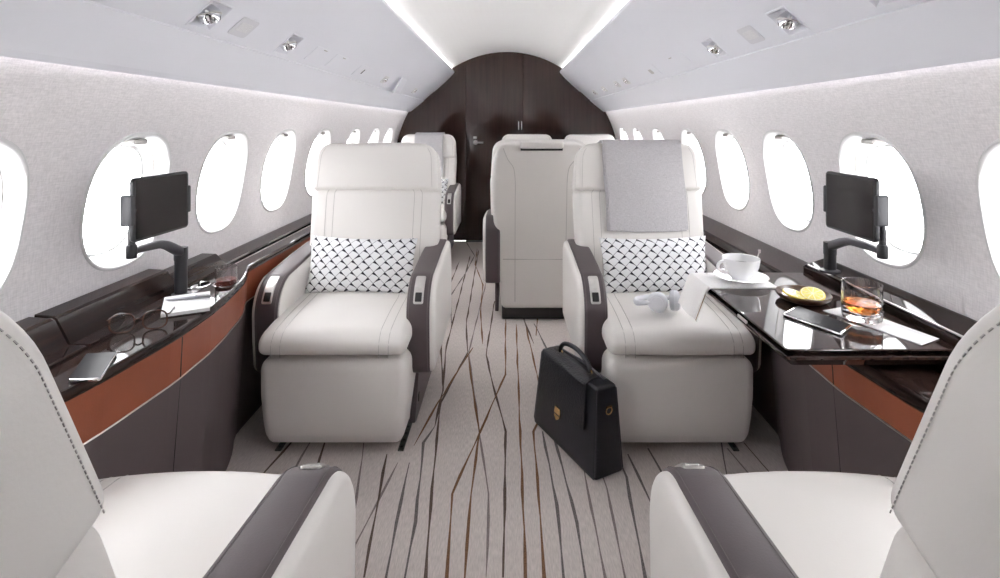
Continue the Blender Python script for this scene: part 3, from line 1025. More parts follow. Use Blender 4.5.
def make_seat(label):
    t = thing('cabin_seat', label, 'seat')
    # leg rest block
    m = MB()
    def dl(x, y, z):
        k = (z - .06) / .285
        x *= 0.945 + 0.055 * min(1, max(0, k / .55))
        y -= .012 * (1 - min(1, max(0, k / .3))) ** 2
        return (x, y, z)
    m.rbox((0, .370, .190), (.263, .140, .155), (.035, .03, .045), 5, (6, 3, 5), dl)
    m.build('leg_rest', [M['leather'], M['seam']], t)
    # seat cushion
    m = MB()
    def dc(x, y, z):
        top = max(0, min(1, (z - .36) / .09))
        z += top * (.018 * (1 - (x / .27) ** 2) - .020 * max(0, (y - .25) / .25) ** 2 + .012 * max(0, (.25 - y) / .25) - .004)
        y += .008 * (1 - (x / .27) ** 2) * max(0, (y - .4) / .1)
        return (x, y, z)
    m.rbox((0, .250, .414), (.264, .283, .051), (.028, .05, .046), 6, (12, 10, 2), dc)
    def seam(m, pts, D=None, r=.0011):
        m.tube([D(*p) if D else p for p in pts], r, 5, 1)
    def ctop(x, y):   # point on the cushion skin running over the front edge
        if y <= .483: return dc(x, y, .4652)
        a = min((y - .483) / .07, 1.0)
        ang = a * pi / 2
        return dc(x, .483 + .0505 * sin(ang), .419 + .0465 * cos(ang))
    for x0 in (-.205, -.172):
        seam(m, [ctop(x0 + .02 * (1 - min(1, i / 9)), .0 + .553 * i / 24) for i in range(25)] + [dc(x0, .5335, .37)])
    seam(m, [ctop(.172 + .0 * i, .0 + .553 * i / 24) for i in range(25)] + [dc(.172, .5335, .37)])
    seam(m, [ctop(.205, .0 + .553 * i / 24) for i in range(25)] + [dc(.205, .5335, .37)])
    m.build('seat_cushion', [M['leather'], M['seam']], t)
    # backrest
    def tophw(hw0, hw1, v0, v1, rt, rb):
        def f(v):
            k = max(0, min(1, (v - v0) / (v1 - v0)))
            h = hw0 + (hw1 - hw0) * k
            if v > v1 - rt: h -= rt - sqrt(max(0, rt * rt - (v - v1 + rt) ** 2))
            if v < v0 + rb: h -= rb - sqrt(max(0, rb * rb - (v0 + rb - v) ** 2))
            return h
        return f
    m = MB()
    S = m.slab(tophw(.294, .303, -.01, .464, .045, .03), -.01, .464, -.125, .004, .040, RD, 10, 22, .012)
    for f in (-.74, -.62, .62, .74):
        seam(m, [S(f, .02 + .44 * i / 16, 1, .0004) for i in range(17)])
    m.build('backrest', [M['leather'], M['seam']], t)
    # headrest
    m = MB()
    S = m.slab(tophw(.299, .285, .438, .668, .075, .016), .440, .668, -.11, .014, .024, RD, 10, 16, .010)
    for f in (-.90, .90):
        seam(m, [S(f, .456 + .185 * i / 10, 1, .0002) for i in range(11)], None, .0009)
    def stitches(S, v0, v1, off):
        n = int((v1 - v0) / .0055)
        for f in (-1.0, 1.0):
            for i in range(n):
                a = v0 + (v1 - v0) * (i + .15) / n; b_ = v0 + (v1 - v0) * (i + .75) / n
                m.tube([S(f, a, 1, off), S(f, b_, 1, off)], .0007, 4, 1)
    stitches(S, .452, .650, -.019)
    m.build('headrest', [M['leather'], M['seam']], t)
    # back shell
    m = MB()
    tan24 = math.tan(R(10))
    def ds(x, z, w):
        k = max(0, z - .36)
        rec = tan24 * (k - .05 * (1 - exp(-k / .05)))
        return (x, -.155 - rec + w, z)
    half = [(.232, .075), (.245, .20), (.252, .37), (.275, .55), (.290, .72), (.292, .86), (.284, .96), (.265, 1.03), (.235, 1.068), (.20, 1.085)]
    def shw(z):
        for (a0, z0), (a1, z1) in zip(half, half[1:]):
            if z <= z1:
                k = max(0, (z - z0) / (z1 - z0)); return a0 + (a1 - a0) * k
        return half[-1][0]
    S = m.slab(shw, .075, 1.085, -.055, .045, .03, ds, 8, 40, 0, .004)
    bs = -.0566
    for sd in (-1, 1):
        seam(m, [ds(sd * x, z, bs) for x, z in [(p.x, p.y) for p in smoothpath([(.222, 1.045, 0), (.195, .98, 0), (.162, .93, 0), (.152, .85, 0), (.152, .72, 0), (.152, .6, 0), (.152, .46, 0), (.152, .38, 0), (.152, .25, 0), (.152, .12, 0)], 5)]], None, .0022)
    seam(m, [ds(x * .025, .375, bs) for x in range(-9, 10)], None, .0026)
    m.build('back_shell', [M['leather'], M['seam']], t)
    # grab bar on the shell top
    m = MB()
    m.rbox((0, 1.066, -.074), (.125, .022, .018), .014, 4, (4, 2, 2), ds)
    m.build('grab_bar', M['leather'], t)
    m = MB()
    m.rbox((0, 1.041, -.0605), (.122, .009, .004), .002, 2, (4, 2, 2), ds)
    m.build('grab_recess', M['dark'], t)
    # arms
    for sd in (-1, 1):
        prof = []
        yb, yf, zb, zt = -.235, .400, .240, .590
        rf, rr = .13, .09
        for j in range(4): prof.append((yb + .02 - .02 * sin(pi / 2 * j / 3) , zb + .02 - .02 * cos(pi / 2 * j / 3)))
        prof.append((yb - .005, .42))
        for j in range(9):
            a = pi - pi / 2 * j / 8
            prof.append((yb + rr + rr * cos(a), zt + .034 - rr + rr * sin(a)))
        prof += [(-.08, zt + .030), (.05, zt + .022), (.16, zt + .011)]
        for j in range(13):
            a = pi / 2 - pi / 2 * j / 12
            prof.append((yf - rf + rf * cos(a), zt - rf + rf * sin(a)))
        prof += [(yf, .45), (yf - .004, .36), (yf - .012, .27)]
        for j in range(1, 5):
            a = -pi / 2 * j / 4
            prof.append((yf - .045 + .03 * cos(a), zb + .03 + .03 * sin(a)))
        capn = len(prof)
        prof_loop = prof + [(.15, zb), (.0, zb), (-.15, zb)]
        cx = sd * .291
        m = MB()
        m.pad([(y, z) for y, z in prof_loop], -.053, .053, .016, lambda a, b, c: (cx + c, a, b), 0.003, 4, 4, .003)
        for s2 in (-1, 1):
            m.tube([(cx - sd * .006 + s2 * .0445, y, z) for y, z in [((y - .02) * .988 + .02, (z - .43) * .99 + .43) for y, z in prof]], .0009, 5, 1)
        arm = m.build('armrest', [M['leather'], M['seam']], t)
        # taupe cap running front, top and rear
        m = MB()
        rows = []
        pl = prof
        sect = [(-.042, -.006), (-.043, .001), (-.040, .0045), (-.030, .0062), (0, .0068), (.030, .0062), (.040, .0045), (.043, .001), (.042, -.006)]
        for i, (y, z) in enumerate(pl):
            a = pl[max(i - 1, 0)]; b = pl[min(i + 1, len(pl) - 1)]
            ty, tz = b[0] - a[0], b[1] - a[1]; LL = sqrt(ty * ty + tz * tz)
            ny, nz = -tz / LL, ty / LL
            rows.append([(cx - sd * .006 + dx, y + ny * o, z + nz * o) for dx, o in sect])
        k = len(sect)
        vs = [p for r_ in rows for p in r_]
        fs = [(i * k + j, i * k + j + 1, (i + 1) * k + j + 1, (i + 1) * k + j) for i in range(len(rows) - 1) for j in range(k - 1)]
        fs += [(i * k, (i + 1) * k, (i + 1) * k + k - 1, i * k + k - 1) for i in range(len(rows) - 1)]
        fs += [tuple(range(k)), tuple((len(rows) - 1) * k + j for j in range(k))]
        m.add(vs, fs, 0)
        for s2 in (-1, 1):
            m.tube([(cx - sd * .006 + s2 * .035, y + .0, z) for (y, z) in [(r_[1 + 2][1], r_[3][2]) for r_ in rows]], .0007, 4, 1)
        m.build('arm_cap', [M['taupe'], M['taupe_seam']], arm)
        # control plate sitting on the front curve
        m = MB()
        cyy, czz = yf - rf, zt - rf
        def dcp(a, s_, c):   # a across, s_ along the curve, c out
            arc = rf * 1.10
            ang = R(74) - s_ / rf
            if ang > 0:
                y, z, n_ = cyy + rf * cos(ang), czz + rf * sin(ang), (cos(ang), sin(ang))
            else:
                y, z, n_ = yf, czz - (-ang) * rf, (1, 0)
            return (cx - sd * .006 + a, y + n_[0] * c, z + n_[1] * c)
        m.pad(rrect(.019, .056, .007, 4, 0, .066, 10), .002, .0102, .002, dcp, 0, 3, 2)
        cp_ = m.build('control_plate', M['metal'], arm)
        m = MB()
        m.pad(rrect(.0125, .016, .003, 3, 0, .098, 4), .006, .0112, .001, dcp, 0, 2, 2)
        m.build('control_display', M['dark'], arm)
        m = MB()
        m.pad(rrect(.0125, .024, .003, 3, 0, .046, 6), .006, .0118, .0015, dcp, 0, 2, 2)
        m.build('control_cover', M['metal'], arm)
    # dark plinth
    m = MB()
    m.rbox((0, .04, .058), (.232, .23, .052), .012, 2)
    m.build('plinth', M['dark'], t)
    for sd in (-1, 1):
        m = MB()
        sk = [(-.16, .045), (.36, .045), (.395, .06), (.35, .14), (.325, .20), (.30, .235), (-.16, .235)]
        m.pad([(a, b) for a, b in sk], -.011, .011, .006, lambda a, b, c: (sd * .262 + c, a, b), 0, 3, 2)
        m.rbox((sd * .274, .315, .118), (.002, .012, .014), .0015, 2, m=1)
        m.build('base_skirt', [M['taupe'], M['dark']], t)
    for sx in (-.22, .22):
        for yy in (-.15, .24):
            m = MB(); m.rbox((sx, yy, .012), (.014, .03, .009), .003, 2)
            m.build('floor_fitting', M['metal'], t)
    return t

G = 'white leather cabin seats'
SX = .619
seatL = make_seat('white leather seat facing the viewer, left of the aisle, patterned pillow and bare headrest')
seatL['group'] = G
seatL.location = (-SX, 2.35, 0); seatL.rotation_euler = (0, 0, pi)
dup(seatL, (SX, 2.35, 0), pi, 'white leather seat facing the viewer with grey throw, beside the dark table and handbag', G)
near = [dup(seatL, (-SX - .006, .578, 0), 0, 'white leather seat seen from behind in the lower left foreground corner', G),
        dup(seatL, (SX - .010, .578, 0), 0, 'white leather seat seen from behind in the lower right foreground corner', G)]
for t in near:          # these two backs are reclined further
    for c in t.children:
        if c.name.split('.')[0] in ('backrest', 'headrest', 'back_shell', 'grab_bar', 'grab_recess'):
            rm = Matrix.Rotation(R(7.5), 4, 'X'); pv = Vector((0, 0, .44))
            c.rotation_euler = (R(7.5), 0, 0); c.location = pv - rm.to_3x3() @ pv
dup(seatL, (.200, 3.33, 0), 0, 'white leather seat with its full back shell to the viewer, mid aisle', G)
dup(seatL, (-.745, 4.80, 0), pi, 'far white leather seat with grey throw beside the left wall at the bulkhead', G, (.88, .95, 1.0))
dup(seatL, (.19, 4.82, 0), pi, 'far seat showing only its headrest above the turned-away seat, nearer the door', G, (.84, .95, 1.0))
dup(seatL, (.785, 4.82, 0), pi, 'far seat showing only its headrest beside the right wall at the bulkhead', G, (.84, .95, 1.0))

# ------------------------------------------------------------------ pillows
def pillow(w, h, T):
    m = MB()
    nu, nv = 28, 18
    vs = []; fs = []
    for side in (1, -1):
        for i in range(nu + 1):
            for j in range(nv + 1):
                u = -1 + 2 * i / nu; v = -1 + 2 * j / nv
                th = T * ((1 - u ** 4) ** .55) * ((1 - v ** 4) ** .55) * (0.55 + 0.45 * (1 - u * u) ** .5 * (1 - v * v) ** .5)
                x = u * w * (1 - .055 * (1 - v * v) ** 1 * abs(u) ** 3) ; z = v * h * (1 - .09 * (1 - u * u) * abs(v) ** 3)
                z += .004 * sin(u * 5 + 1) * (1 - abs(v))
                vs.append((x, side * th, z))
    q = (nu + 1) * (nv + 1)
    for i in range(nu):
        for j in range(nv):
            a = i * (nv + 1) + j; b = a + 1; c = a + nv + 2; d = a + nv + 1
            fs.append((a, b, c, d)); fs.append((q + d, q + c, q + b, q + a))
    m.add(vs, fs)
    o = m.build('pillow', M['pillow'])
    bm = bmesh.new(); bm.from_mesh(o.data)
    bmesh.ops.remove_doubles(bm, verts=bm.verts, dist=1e-5)
    bmesh.ops.recalc_face_normals(bm, faces=bm.faces)
    bm.to_mesh(o.data); bm.free()
    return o
p = pillow(.232, .122, .062)
p.rotation_euler = (R(-15), R(1.5), 0); p.location = (-.622, 2.225, .578)
tag(p, 'black and white lozenge patterned pillow on the seat left of the aisle', 'pillow', 'lozenge patterned pillows')
q = p.copy(); COL.objects.link(q); q.location = (.632, 2.225, .578); q.rotation_euler = (R(-15), R(-1), 0)
q['label'] = 'black and white lozenge patterned pillow behind the white headphones'
q = p.copy(); COL.objects.link(q); q.location = (-.735, 4.68, .582); q.scale = (.88, 1, 1)
q['label'] = 'lozenge patterned pillow on the far seat beside the bulkhead'

# ------------------------------------------------------------------ throws
def RT(u, v, w): return RD(u, v * .962, w - .014)
def throw(name, w, front, back, sx=1.0):
    m = MB()
    path = []
    fr = [(-.045 + .0, .10 + .0)]
    # (v,w) coordinates on the reclined back: up the rear, over the top, down the front
    vw = [(.70 - back, -.150), (.60, -.146), (.665, -.142), (.700, -.120), (.712, -.08), (.713, -.03), (.704, .012), (.685, .036), (.64, .0475), (.58, .0495), (.50, .048), (.45, .0465), (.41, .042), (.70 - front, .036)]
    P = smoothpath([(v, w_, 0) for v, w_ in vw], 3)
    for layer in range(2):
        g = []
        for i, pnt in enumerate(P):
            row = []
            for j in range(15):
                u = -1 + 2 * j / 14
                wav = .0012 * sin(u * 7 + i * .33) + .0014 * sin(u * 3 - i * .5)
                k = max(0, (i - 20) / (len(P) - 20))
                row.append(RT(sx * (u * w * (1 - .02 * layer) + .004 * sin(i * .3) - .010 * layer - .004 * k), pnt[0] + (.006 * u * u * k) + layer * .006 * k, pnt[1] + .001 + wav * k + layer * .0055 ))
            g.append(row)
        m.sheet(g, -.0045)
    return m.build(name, M['throw'])
th = throw('throw_blanket', .182, .44, .26)
th.rotation_euler = (0, 0, pi); th.location = (.632, 2.35, 0)
tag(th, 'folded grey throw over the headrest beside the dark table', 'throw', 'grey throws on headrests')
t2 = th.copy(); COL.objects.link(t2); t2.location = (-.735, 4.80, 0); t2.scale = (.72, .95, 1)
t2['label'] = 'folded grey throw over the far left headrest by the bulkhead'

# ------------------------------------------------------------------ tablets on their arms
def tablet_set(side):
    nm = 'left' if side < 0 else 'right'
    zc = .958
    # inboard face of the slab, near end and far end (measured)
    A = Vector((side * (.966 if side < 0 else .953), 1.345, zc)); B = Vector((side * .958, 1.565, zc))
    ex = (B - A).normalized(); ez = Vector((0, 0, 1)); en = Vector((-side, 0, 0)); en = (en - ex * en.dot(ex)).normalized()
    c = (A + B) / 2; hw = (B - A).length / 2; hh = .084
    D = lambda a, b, w: tuple(c + ex * a + ez * b + en * w)
    m = MB(); m.pad(rrect(hw, hh, .012), -.012, 0, .003, D, 0, 3, 2)
    o = m.build('tablet', M['black'])
    tag(o, 'black tablet held on a bracket arm before the %s window' % nm, 'tablet', 'tablets on arms')
    m = MB(); m.pad(rrect(hw - .009, hh - .007, .002), -.003, .0006, .0003, D, 0, 2, 2)
    m.build('screen', M['screen'], o)
    m = MB(); m.lathe([(0, .0007), (.004, .0007), (.004, 0)], (0, 0, 0), 16, 0, None, lambda x, y, z: D(-hw + .007 + x, y, z))
    m.build('home_button', M['grip'], o)
    t = thing('tablet_bracket', 'black articulated tablet bracket rising from the %s ledge' % nm, 'bracket', tuple((0, 0, 0)))
    zb = .645 if side < 0 else .700
    px, py = side * (1.022 if side < 0 else 1.056), (1.63 if side < 0 else 1.70)
    m = MB()
    m.lathe([(0, zb), (.030, zb), (.030, zb + .006), (.018, zb + .010), (.018, .755), (.0195, .76), (.0195, .797), (0, .799)], (px, py, 0), 28)
    m.build('post', M['black'], t)
    elb = Vector((side * 1.0, 1.385, .842))
    m = MB()
    a = Vector((px, py, .782))
    mid = [a, a + Vector((-side * .004, -.03, .014)), a.lerp(elb, .4) + Vector((0, 0, .022)), a.lerp(elb, .75) + Vector((0, 0, .012)), elb]
    P = smoothpath(mid, 6)
    vs = []; fs = []
    for i, p_ in enumerate(P):
        k = i / (len(P) - 1)
        hh_ = .016 * (1 - k) + .008 * k; ww = .015 * (1 - k) + .010 * k
        T = (P[min(i + 1, len(P) - 1)] - P[max(i - 1, 0)]).normalized()
        sd = T.cross(Vector((0, 0, 1))).normalized(); up = sd.cross(T)
        for j in range(12):
            an = 2 * pi * j / 12
            vs.append(tuple(p_ + sd * ww * math.copysign(abs(cos(an)) ** .6, cos(an)) + up * hh_ * math.copysign(abs(sin(an)) ** .6, sin(an))))
    n = 12
    fs = [(i * n + j, i * n + (j + 1) % n, (i + 1) * n + (j + 1) % n, (i + 1) * n + j) for i in range(len(P) - 1) for j in range(n)]
    fs += [tuple(range(n))[::-1], tuple((len(P) - 1) * n + j for j in range(n))]
    m.add(vs, fs)
    m.build('swing_arm', M['grip'], t)
    m = MB()
    m.lathe([(0, -.017), (.012, -.017), (.013, -.013), (.013, .010), (.012, .018), (.009, .020), (.008, .030), (0, .030)], tuple(elb), 24)
    back = Vector(D(-.05, -.015, -.03))
    m.tube(smoothpath([tuple(elb + Vector((0, 0, .02))), tuple(elb + Vector((side * .004, .006, .06))), tuple(elb.lerp(back, .75) + Vector((side * .010, 0, 0))), tuple(back)], 6), .0085, 12)
    m.build('wrist', M['black'], t)
    m = MB()
    m.pad(rrect(hw * .66, .045, .02), -.024, -.0125, .006, D, 0, 3, 2)
    m.build('cradle', M['grip'], t)
    for sg in (-1, 1):
        m = MB(); m.pad(rrect(.006, .040, .005, 4, sg * (hw + .003), 0), -.030, .002, .003, D, 0, 3, 2)
        m.build('clip', M['grip'], t)
tablet_set(-1); tablet_set(1)

# ------------------------------------------------------------------ things on the left ledge
ZL = .645
def flatbox(corners, z0, th, r, name, m, er=.0015):
    """quad of plan corners -> rounded slab; returns object with origin at its middle"""
    cx = sum(p[0] for p in corners) / 4; cy = sum(p[1] for p in corners) / 4
    out = []
    for i in range(4):
        a = Vector(corners[i - 1]).to_2d(); b = Vector(corners[i]).to_2d(); c = Vector(corners[(i + 1) % 4]).to_2d()
        da = (a - b).normalized() * r; dc = (c - b).normalized() * r
        for k in range(5):
            t = k / 4
            p = (b + da) * (1 - t) ** 2 + b * 2 * t * (1 - t) + (b + dc) * t * t
            out.append((p.x - cx, p.y - cy))
    mb = MB(); mb.pad(out, 0, th, er, lambda a, b, c: (a, b, c), 0, 3, 2)
    return mb.build(name, m, None, (cx, cy, z0)), out
def inset(corners, k, z0, th, name, m, parent):
    cx = sum(p[0] for p in corners) / 4; cy = sum(p[1] for p in corners) / 4
    c2 = [(cx + (p[0] - cx) * k, cy + (p[1] - cy) * k) for p in corners]
    o, _ = flatbox(c2, z0, th, .004, name, m, .0003)
    o.parent = parent
    o.location = (0, 0, z0 - parent.location[2])
    return o
ph = [(-.912, 1.077), (-.846, 1.083), (-.907, 1.212), (-.973, 1.203)]
o, _ = flatbox(ph, ZL + .0005, .0075, .010, 'smartphone', M['chrome'], .003)
tag(o, 'black smartphone with silver rim lying near the front of the left ledge', 'smartphone')
inset(ph, .95, ZL + .0078, .0006, 'screen', M['glass_screen'], o)
# notepad and pen
npd = [(-.957, 1.434), (-.850, 1.488), (-.936, 1.640), (-1.042, 1.580)]
o, _ = flatbox(npd, ZL + .0005, .0025, .002, 'notepad', M['dark'], .0008)
tag(o, 'white notepad lying on the left ledge beneath a silver pen', 'notepad')
cx = sum(p[0] for p in npd) / 4; cy = sum(p[1] for p in npd) / 4
mb = MB()
for k in range(7):
    j = random.uniform(-.0007, .0007)
    mb.prism([(cx - cx + (p[0] - cx) * .985 + j, (p[1] - cy) * .985 + j) for p in npd], lambda a, b, c: (a, b, c), .0026 + k * .0013, .0037 + k * .0013, 0)
mb.build('pages', M['paper'], o)
pt = Vector((cx, cy, ZL + .0175))
dirp = Vector((.96, .28, 0)).normalized(); 
mb = MB()
qm = dirp.to_track_quat('Z', 'Y').to_matrix()
Dp = lambda x, y, z: tuple(qm @ Vector((x, y, z)))
mb.lathe([(0, -.062), (.0012, -.060), (.0040, -.048), (.0045, .02), (.0045, .058), (.003, .062), (0, .063)], (0, 0, 0), 16, 0, None, Dp)
pen = mb.build('pen', M['pen'], None, tuple(pt + Vector((-.008, .02, 0))))
tag(pen, 'slim silver ballpoint pen lying on the white notepad', 'pen')
mb = MB(); mb.tube([Dp(.0, .0052, .055), Dp(0, .0062, .050), Dp(0, .0060, .02)], .0011, 6); mb.build('clip', M['chrome'], pen)
# eyeglasses
gt = thing('eyeglasses', 'brown tortoise eyeglasses standing open on the left ledge', 'eyeglasses', (-.951, 1.338, ZL), R(22))
mb = MB(); ml = MB()
for sd in (-1, 1):
    ring = []
    for i in range(36):
        a = 2 * pi * i / 36
        e = 2.6
        x = .027 * math.copysign(abs(cos(a)) ** (2 / e), cos(a)); z = .0225 * math.copysign(abs(sin(a)) ** (2 / e), sin(a))
        ring.append((sd * .036 + x, .012 - .03 * abs(x + sd * .036) * .4, .0245 + z + .002 * (z > 0)))
    mb.tube(ring, .0021, 8, 0, True)
    ml.add([(x, y, z) for x, y, z in ring] + [(x, y + .001, z) for x, y, z in ring], [tuple(range(36)), tuple(range(36, 72))[::-1]] + [(i, (i + 1) % 36, 36 + (i + 1) % 36, 36 + i) for i in range(36)], 0, False)
mb.tube(smoothpath([(-.011, .010, .030), (0, .008, .034), (.011, .010, .030)], 5), .0021, 8)
mb.build('rims', M['tort'], gt)
ml.build('lenses', pane_mat('lens_glass', (.93, .93, .93), .08), gt)
for sd in (-1, 1):
    mb = MB()
    mb.tube(smoothpath([(sd * .064, .011, .037), (sd * .068, .02, .036), (sd * .066, .08, .030), (sd * .060, .115, .020), (sd * .056, .135, .003)], 6), .0020, 8)
    mb.build('temple', M['tort'], gt)
# tumbler with red drink in the holder
def tumbler(name, label, loc, r, h, base, drink, dm, rm=None, group=None):
    t = thing(name, label, 'glass', loc, 0, group)
    th_ = .0022
    mb = MB()
    mb.lathe([(0, 0), (r * .90, 0), (r * .95, .003), (r, .012), (r, h * .55), (r, h), (r - th_ * .5, h + .001), (r - th_, h), (r - th_, h * .55), (r - th_, base + .006), (r - th_ - .004, base), (0, base)], (0, 0, 0), 96 if rm else 48, 0, rm)
    mb.build('tumbler_wall', M['glass'], t)
    mb = MB()
    mb.lathe([(0, base + .0006), (r - th_ - .005, base + .0006), (r - th_ - .0008, base + .007), (r - th_ - .0008, drink), (0, drink)], (0, 0, 0), 48)
    mb.build('drink', dm, t)
    return t
tumbler('tumbler', 'clear tumbler of red drink standing in the left ledge cup holder', (-.947, 1.755, ZL - .029), .0345, .086, .008, .045, M['redwine'])

# ------------------------------------------------------------------ things on the right table
ZT = .660
# linen napkin over the table's far inboard corner
mb = MB()
def napkin_layer(dz, k, hem):
    g = []
    for i in range(25):
        s_ = i / 24 * .345
        row = []
        for j in range(9):
            y = 1.652 + .165 * j / 8 + .0
            if s_ < .215:
                x, z = .862 - s_, ZT + .0012 + dz; yy = y
            else:
                q_ = s_ - .215
                a = min(q_ / .012, 1) * R(74)
                x = .647 - .008 * sin(a) - max(0, q_ - .012) * .20 - dz * 1.4
                z = ZT + .0012 + dz - .006 * (1 - cos(a)) - max(0, q_ - .008) * .96
                yy = y + max(0, q_) * (.30 + .1 * k) + .005 * sin(j * 1.2 + k) * q_ / .13
                x += .004 * sin(j * .9 + k * 2) * q_ / .13
            row.append((x, yy, z))
        g.append(row)
    return g
mb.sheet(napkin_layer(0.0, 0, 0), .0010, 0)
mb.sheet(napkin_layer(.0016, .5, 0), .0010, 0)
mb.sheet(napkin_layer(.0032, 1.0, 0), .0010, 0)
g = napkin_layer(.0016, .5, 0)
mb.tube([g[i][0] for i in range(17, 25)], .0012, 6, 1)
nap = mb.build('linen_napkin', [M['linen'], M['linen_hem']])
tag(nap, 'white linen napkin under the saucer, hanging over the table edge', 'napkin')
sc_ = (.776, 1.725, ZT + .0056)
mb = MB()
mb.lathe([(0, .0), (.030, 0), (.034, .001), (.050, .006), (.083, .0145), (.0855, .0155), (.0845, .0165), (.080, .0160), (.05, .0085), (.032, .0045), (0, .004)], (0, 0, 0), 56)
tag(mb.build('saucer', M['china'], None, sc_), 'white china saucer on the linen napkin beneath the coffee cup', 'saucer')
cup = thing('coffee_cup', 'white china coffee cup standing on the saucer', 'cup', (.776, 1.725, sc_[2] + .0052), 0, None, (1.1, 1.1, 1.1))
mb = MB()
mb.lathe([(0, 0), (.026, 0), (.0275, .002), (.033, .008), (.044, .022), (.0505, .040), (.0535, .062), (.0530, .0635), (.0515, .0625), (.0485, .042), (.042, .024), (.030, .009), (0, .006)], (0, 0, 0), 56)
mb.build('cup_body', M['china'], cup)
mb = MB()
mb.tube(smoothpath([(-.045, -.006, .050), (-.062, -.010, .054), (-.074, -.012, .044), (-.071, -.012, .030), (-.056, -.009, .022), (-.042, -.006, .022)], 6), .0048, 10)
mb.build('handle', M['china'], cup)
mb = MB(); mb.lathe([(0, .041), (.0478, .041), (.0465, .037), (0, .037)], (0, 0, 0), 40); mb.build('coffee', M['coffee'], cup)
mb = MB()
mb.tube([(.044, .006, .020), (.060, .010, .068), (.066, .012, .085)], .0018, 8)
mb.rbox((.067, .012, .087), (.004, .0015, .006), .0012, 2)
sp_ = mb.build('teaspoon', M['metal'], None, (.776, 1.725, sc_[2] + .0052))
tag(sp_, 'silver teaspoon leaning in the white coffee cup', 'spoon')
# wooden dish with two lemon slices
dl = (.880, 1.545, ZT + .0005)
mb = MB()
mb.lathe([(0, 0), (.052, 0), (.060, .003), (.072, .013), (.0745, .020), (.073, .0225), (.069, .021), (.064, .014), (.05, .010), (0, .010)], (0, 0, 0), 56)
tag(mb.build('wooden_dish', M['wood'], None, dl), 'small round dark wooden dish holding lemon slices', 'dish')
def lemon(loc, tilt, label):
    r = .033
    t = thing('lemon_slice', label, 'lemon slice', loc, 0.3, 'lemon slices on the dish')
    Q = Matrix.Rotation(tilt[0], 3, 'X') @ Matrix.Rotation(tilt[1], 3, 'Y')
    D = lambda x, y, z: tuple(Q @ Vector((x, y, z)))
    mb = MB(); mb.lathe([(0, 0), (r * .93, 0), (r, .001), (r * 1.01, .0025), (r, .004), (r * .95, .005), (r * .90, .0050), (0, .0050)], (0, 0, 0), 40, 0, None, D); mb.build('peel', M['peel'], t)
    mb = MB(); mb.lathe([(0, .0054), (r * .925, .0054), (r * .925, .004)], (0, 0, 0), 40, 0, None, D); mb.build('pith', M['pith'], t)
    mb = MB()
    for k in range(9):
        a0 = 2 * pi * k / 9 + .05; a1 = 2 * pi * (k + 1) / 9 - .05
        pts = [(.004 * cos((a0 + a1) / 2), .004 * sin((a0 + a1) / 2))] + [(r * .84 * cos(a0 + (a1 - a0) * q / 5), r * .84 * sin(a0 + (a1 - a0) * q / 5)) for q in range(6)]
        mb.prism(pts, D, .0045, .0060, 0)
    mb.build('pulp', M['pulp'], t)
lemon((.858, 1.552, dl[2] + .0125), (R(10), R(6)), 'lemon slice lying lower on the dish, nearer the cup')
lemon((.905, 1.540, dl[2] + .0165), (R(16), R(-14)), 'lemon slice leaning on the first one, nearer the tumbler')
# paper napkin, tumbler, phone
pn = [(.884, 1.456), (.976, 1.226), (1.046, 1.262), (.975, 1.49)]
mb = MB()
for k in range(3):
    c0 = (sum(p[0] for p in pn) / 4, sum(p[1] for p in pn) / 4)
    mb.prism([(p[0] - c0[0] + .001 * k, p[1] - c0[1] - .001 * k) for p in pn], lambda a, b, c: (a, b, c), .0004 + k * .0007, .0009 + k * .0007, 0)
tag(mb.build('paper_napkin', M['paper'], None, (*c0, ZT)), 'folded white paper napkin under the amber drink tumbler', 'paper napkin')
def cutrm(a, z):
    if .018 < z < .056: return 1 + .018 * abs(((a * 15 / pi + z * 160) % 2) - 1) - .009
    if z < .018 : return 1 + .012 * abs(((a * 15 / pi) % 2) - 1) - .006
    return 1
t = thing('tumbler', 'cut glass tumbler of amber drink standing on the paper napkin', 'glass', (.945, 1.385, ZT + .0025))
r, h, th_, base = .0465, .098, .0022, .022
mb = MB()
pr = [(0, 0), (r * .88, 0), (r * .96, .003)] + [(r, .008 + .0035 * i) for i in range(15)] + [(r, .075), (r, h), (r - th_ * .5, h + .001), (r - th_, h), (r - th_, .05), (r - th_ - .0005, base + .006), (r - th_ - .005, base), (0, base)]
rmf = lambda a, z: cutrm(a, z)
mb.lathe(pr[:18], (0, 0, 0), 120, 0, rmf)
mb.lathe(pr[17:], (0, 0, 0), 120, 0)
mb.build('tumbler_wall', M['glass'], t)
mb = MB(); mb.lathe([(0, base + .0006), (r - th_ - .006, base + .0006), (r - th_ - .0012, base + .008), (r - th_ - .0010, .046), (0, .046)], (0, 0, 0), 56); mb.build('drink', M['whiskey'], t)
hp = [onz(841, 337, ZT)[:2], onz(853, 328, ZT)[:2], onz(797, 308, ZT)[:2], onz(782, 316, ZT)[:2]]
o, _ = flatbox(hp, ZT + .0005, .0075, .008, 'smartphone', M['chrome'], .003)
tag(o, 'slim silver rimmed smartphone lying on the dark folding table', 'smartphone')
inset(hp, .93, ZT + .0078, .0006, 'screen', M['glass_screen'], o)

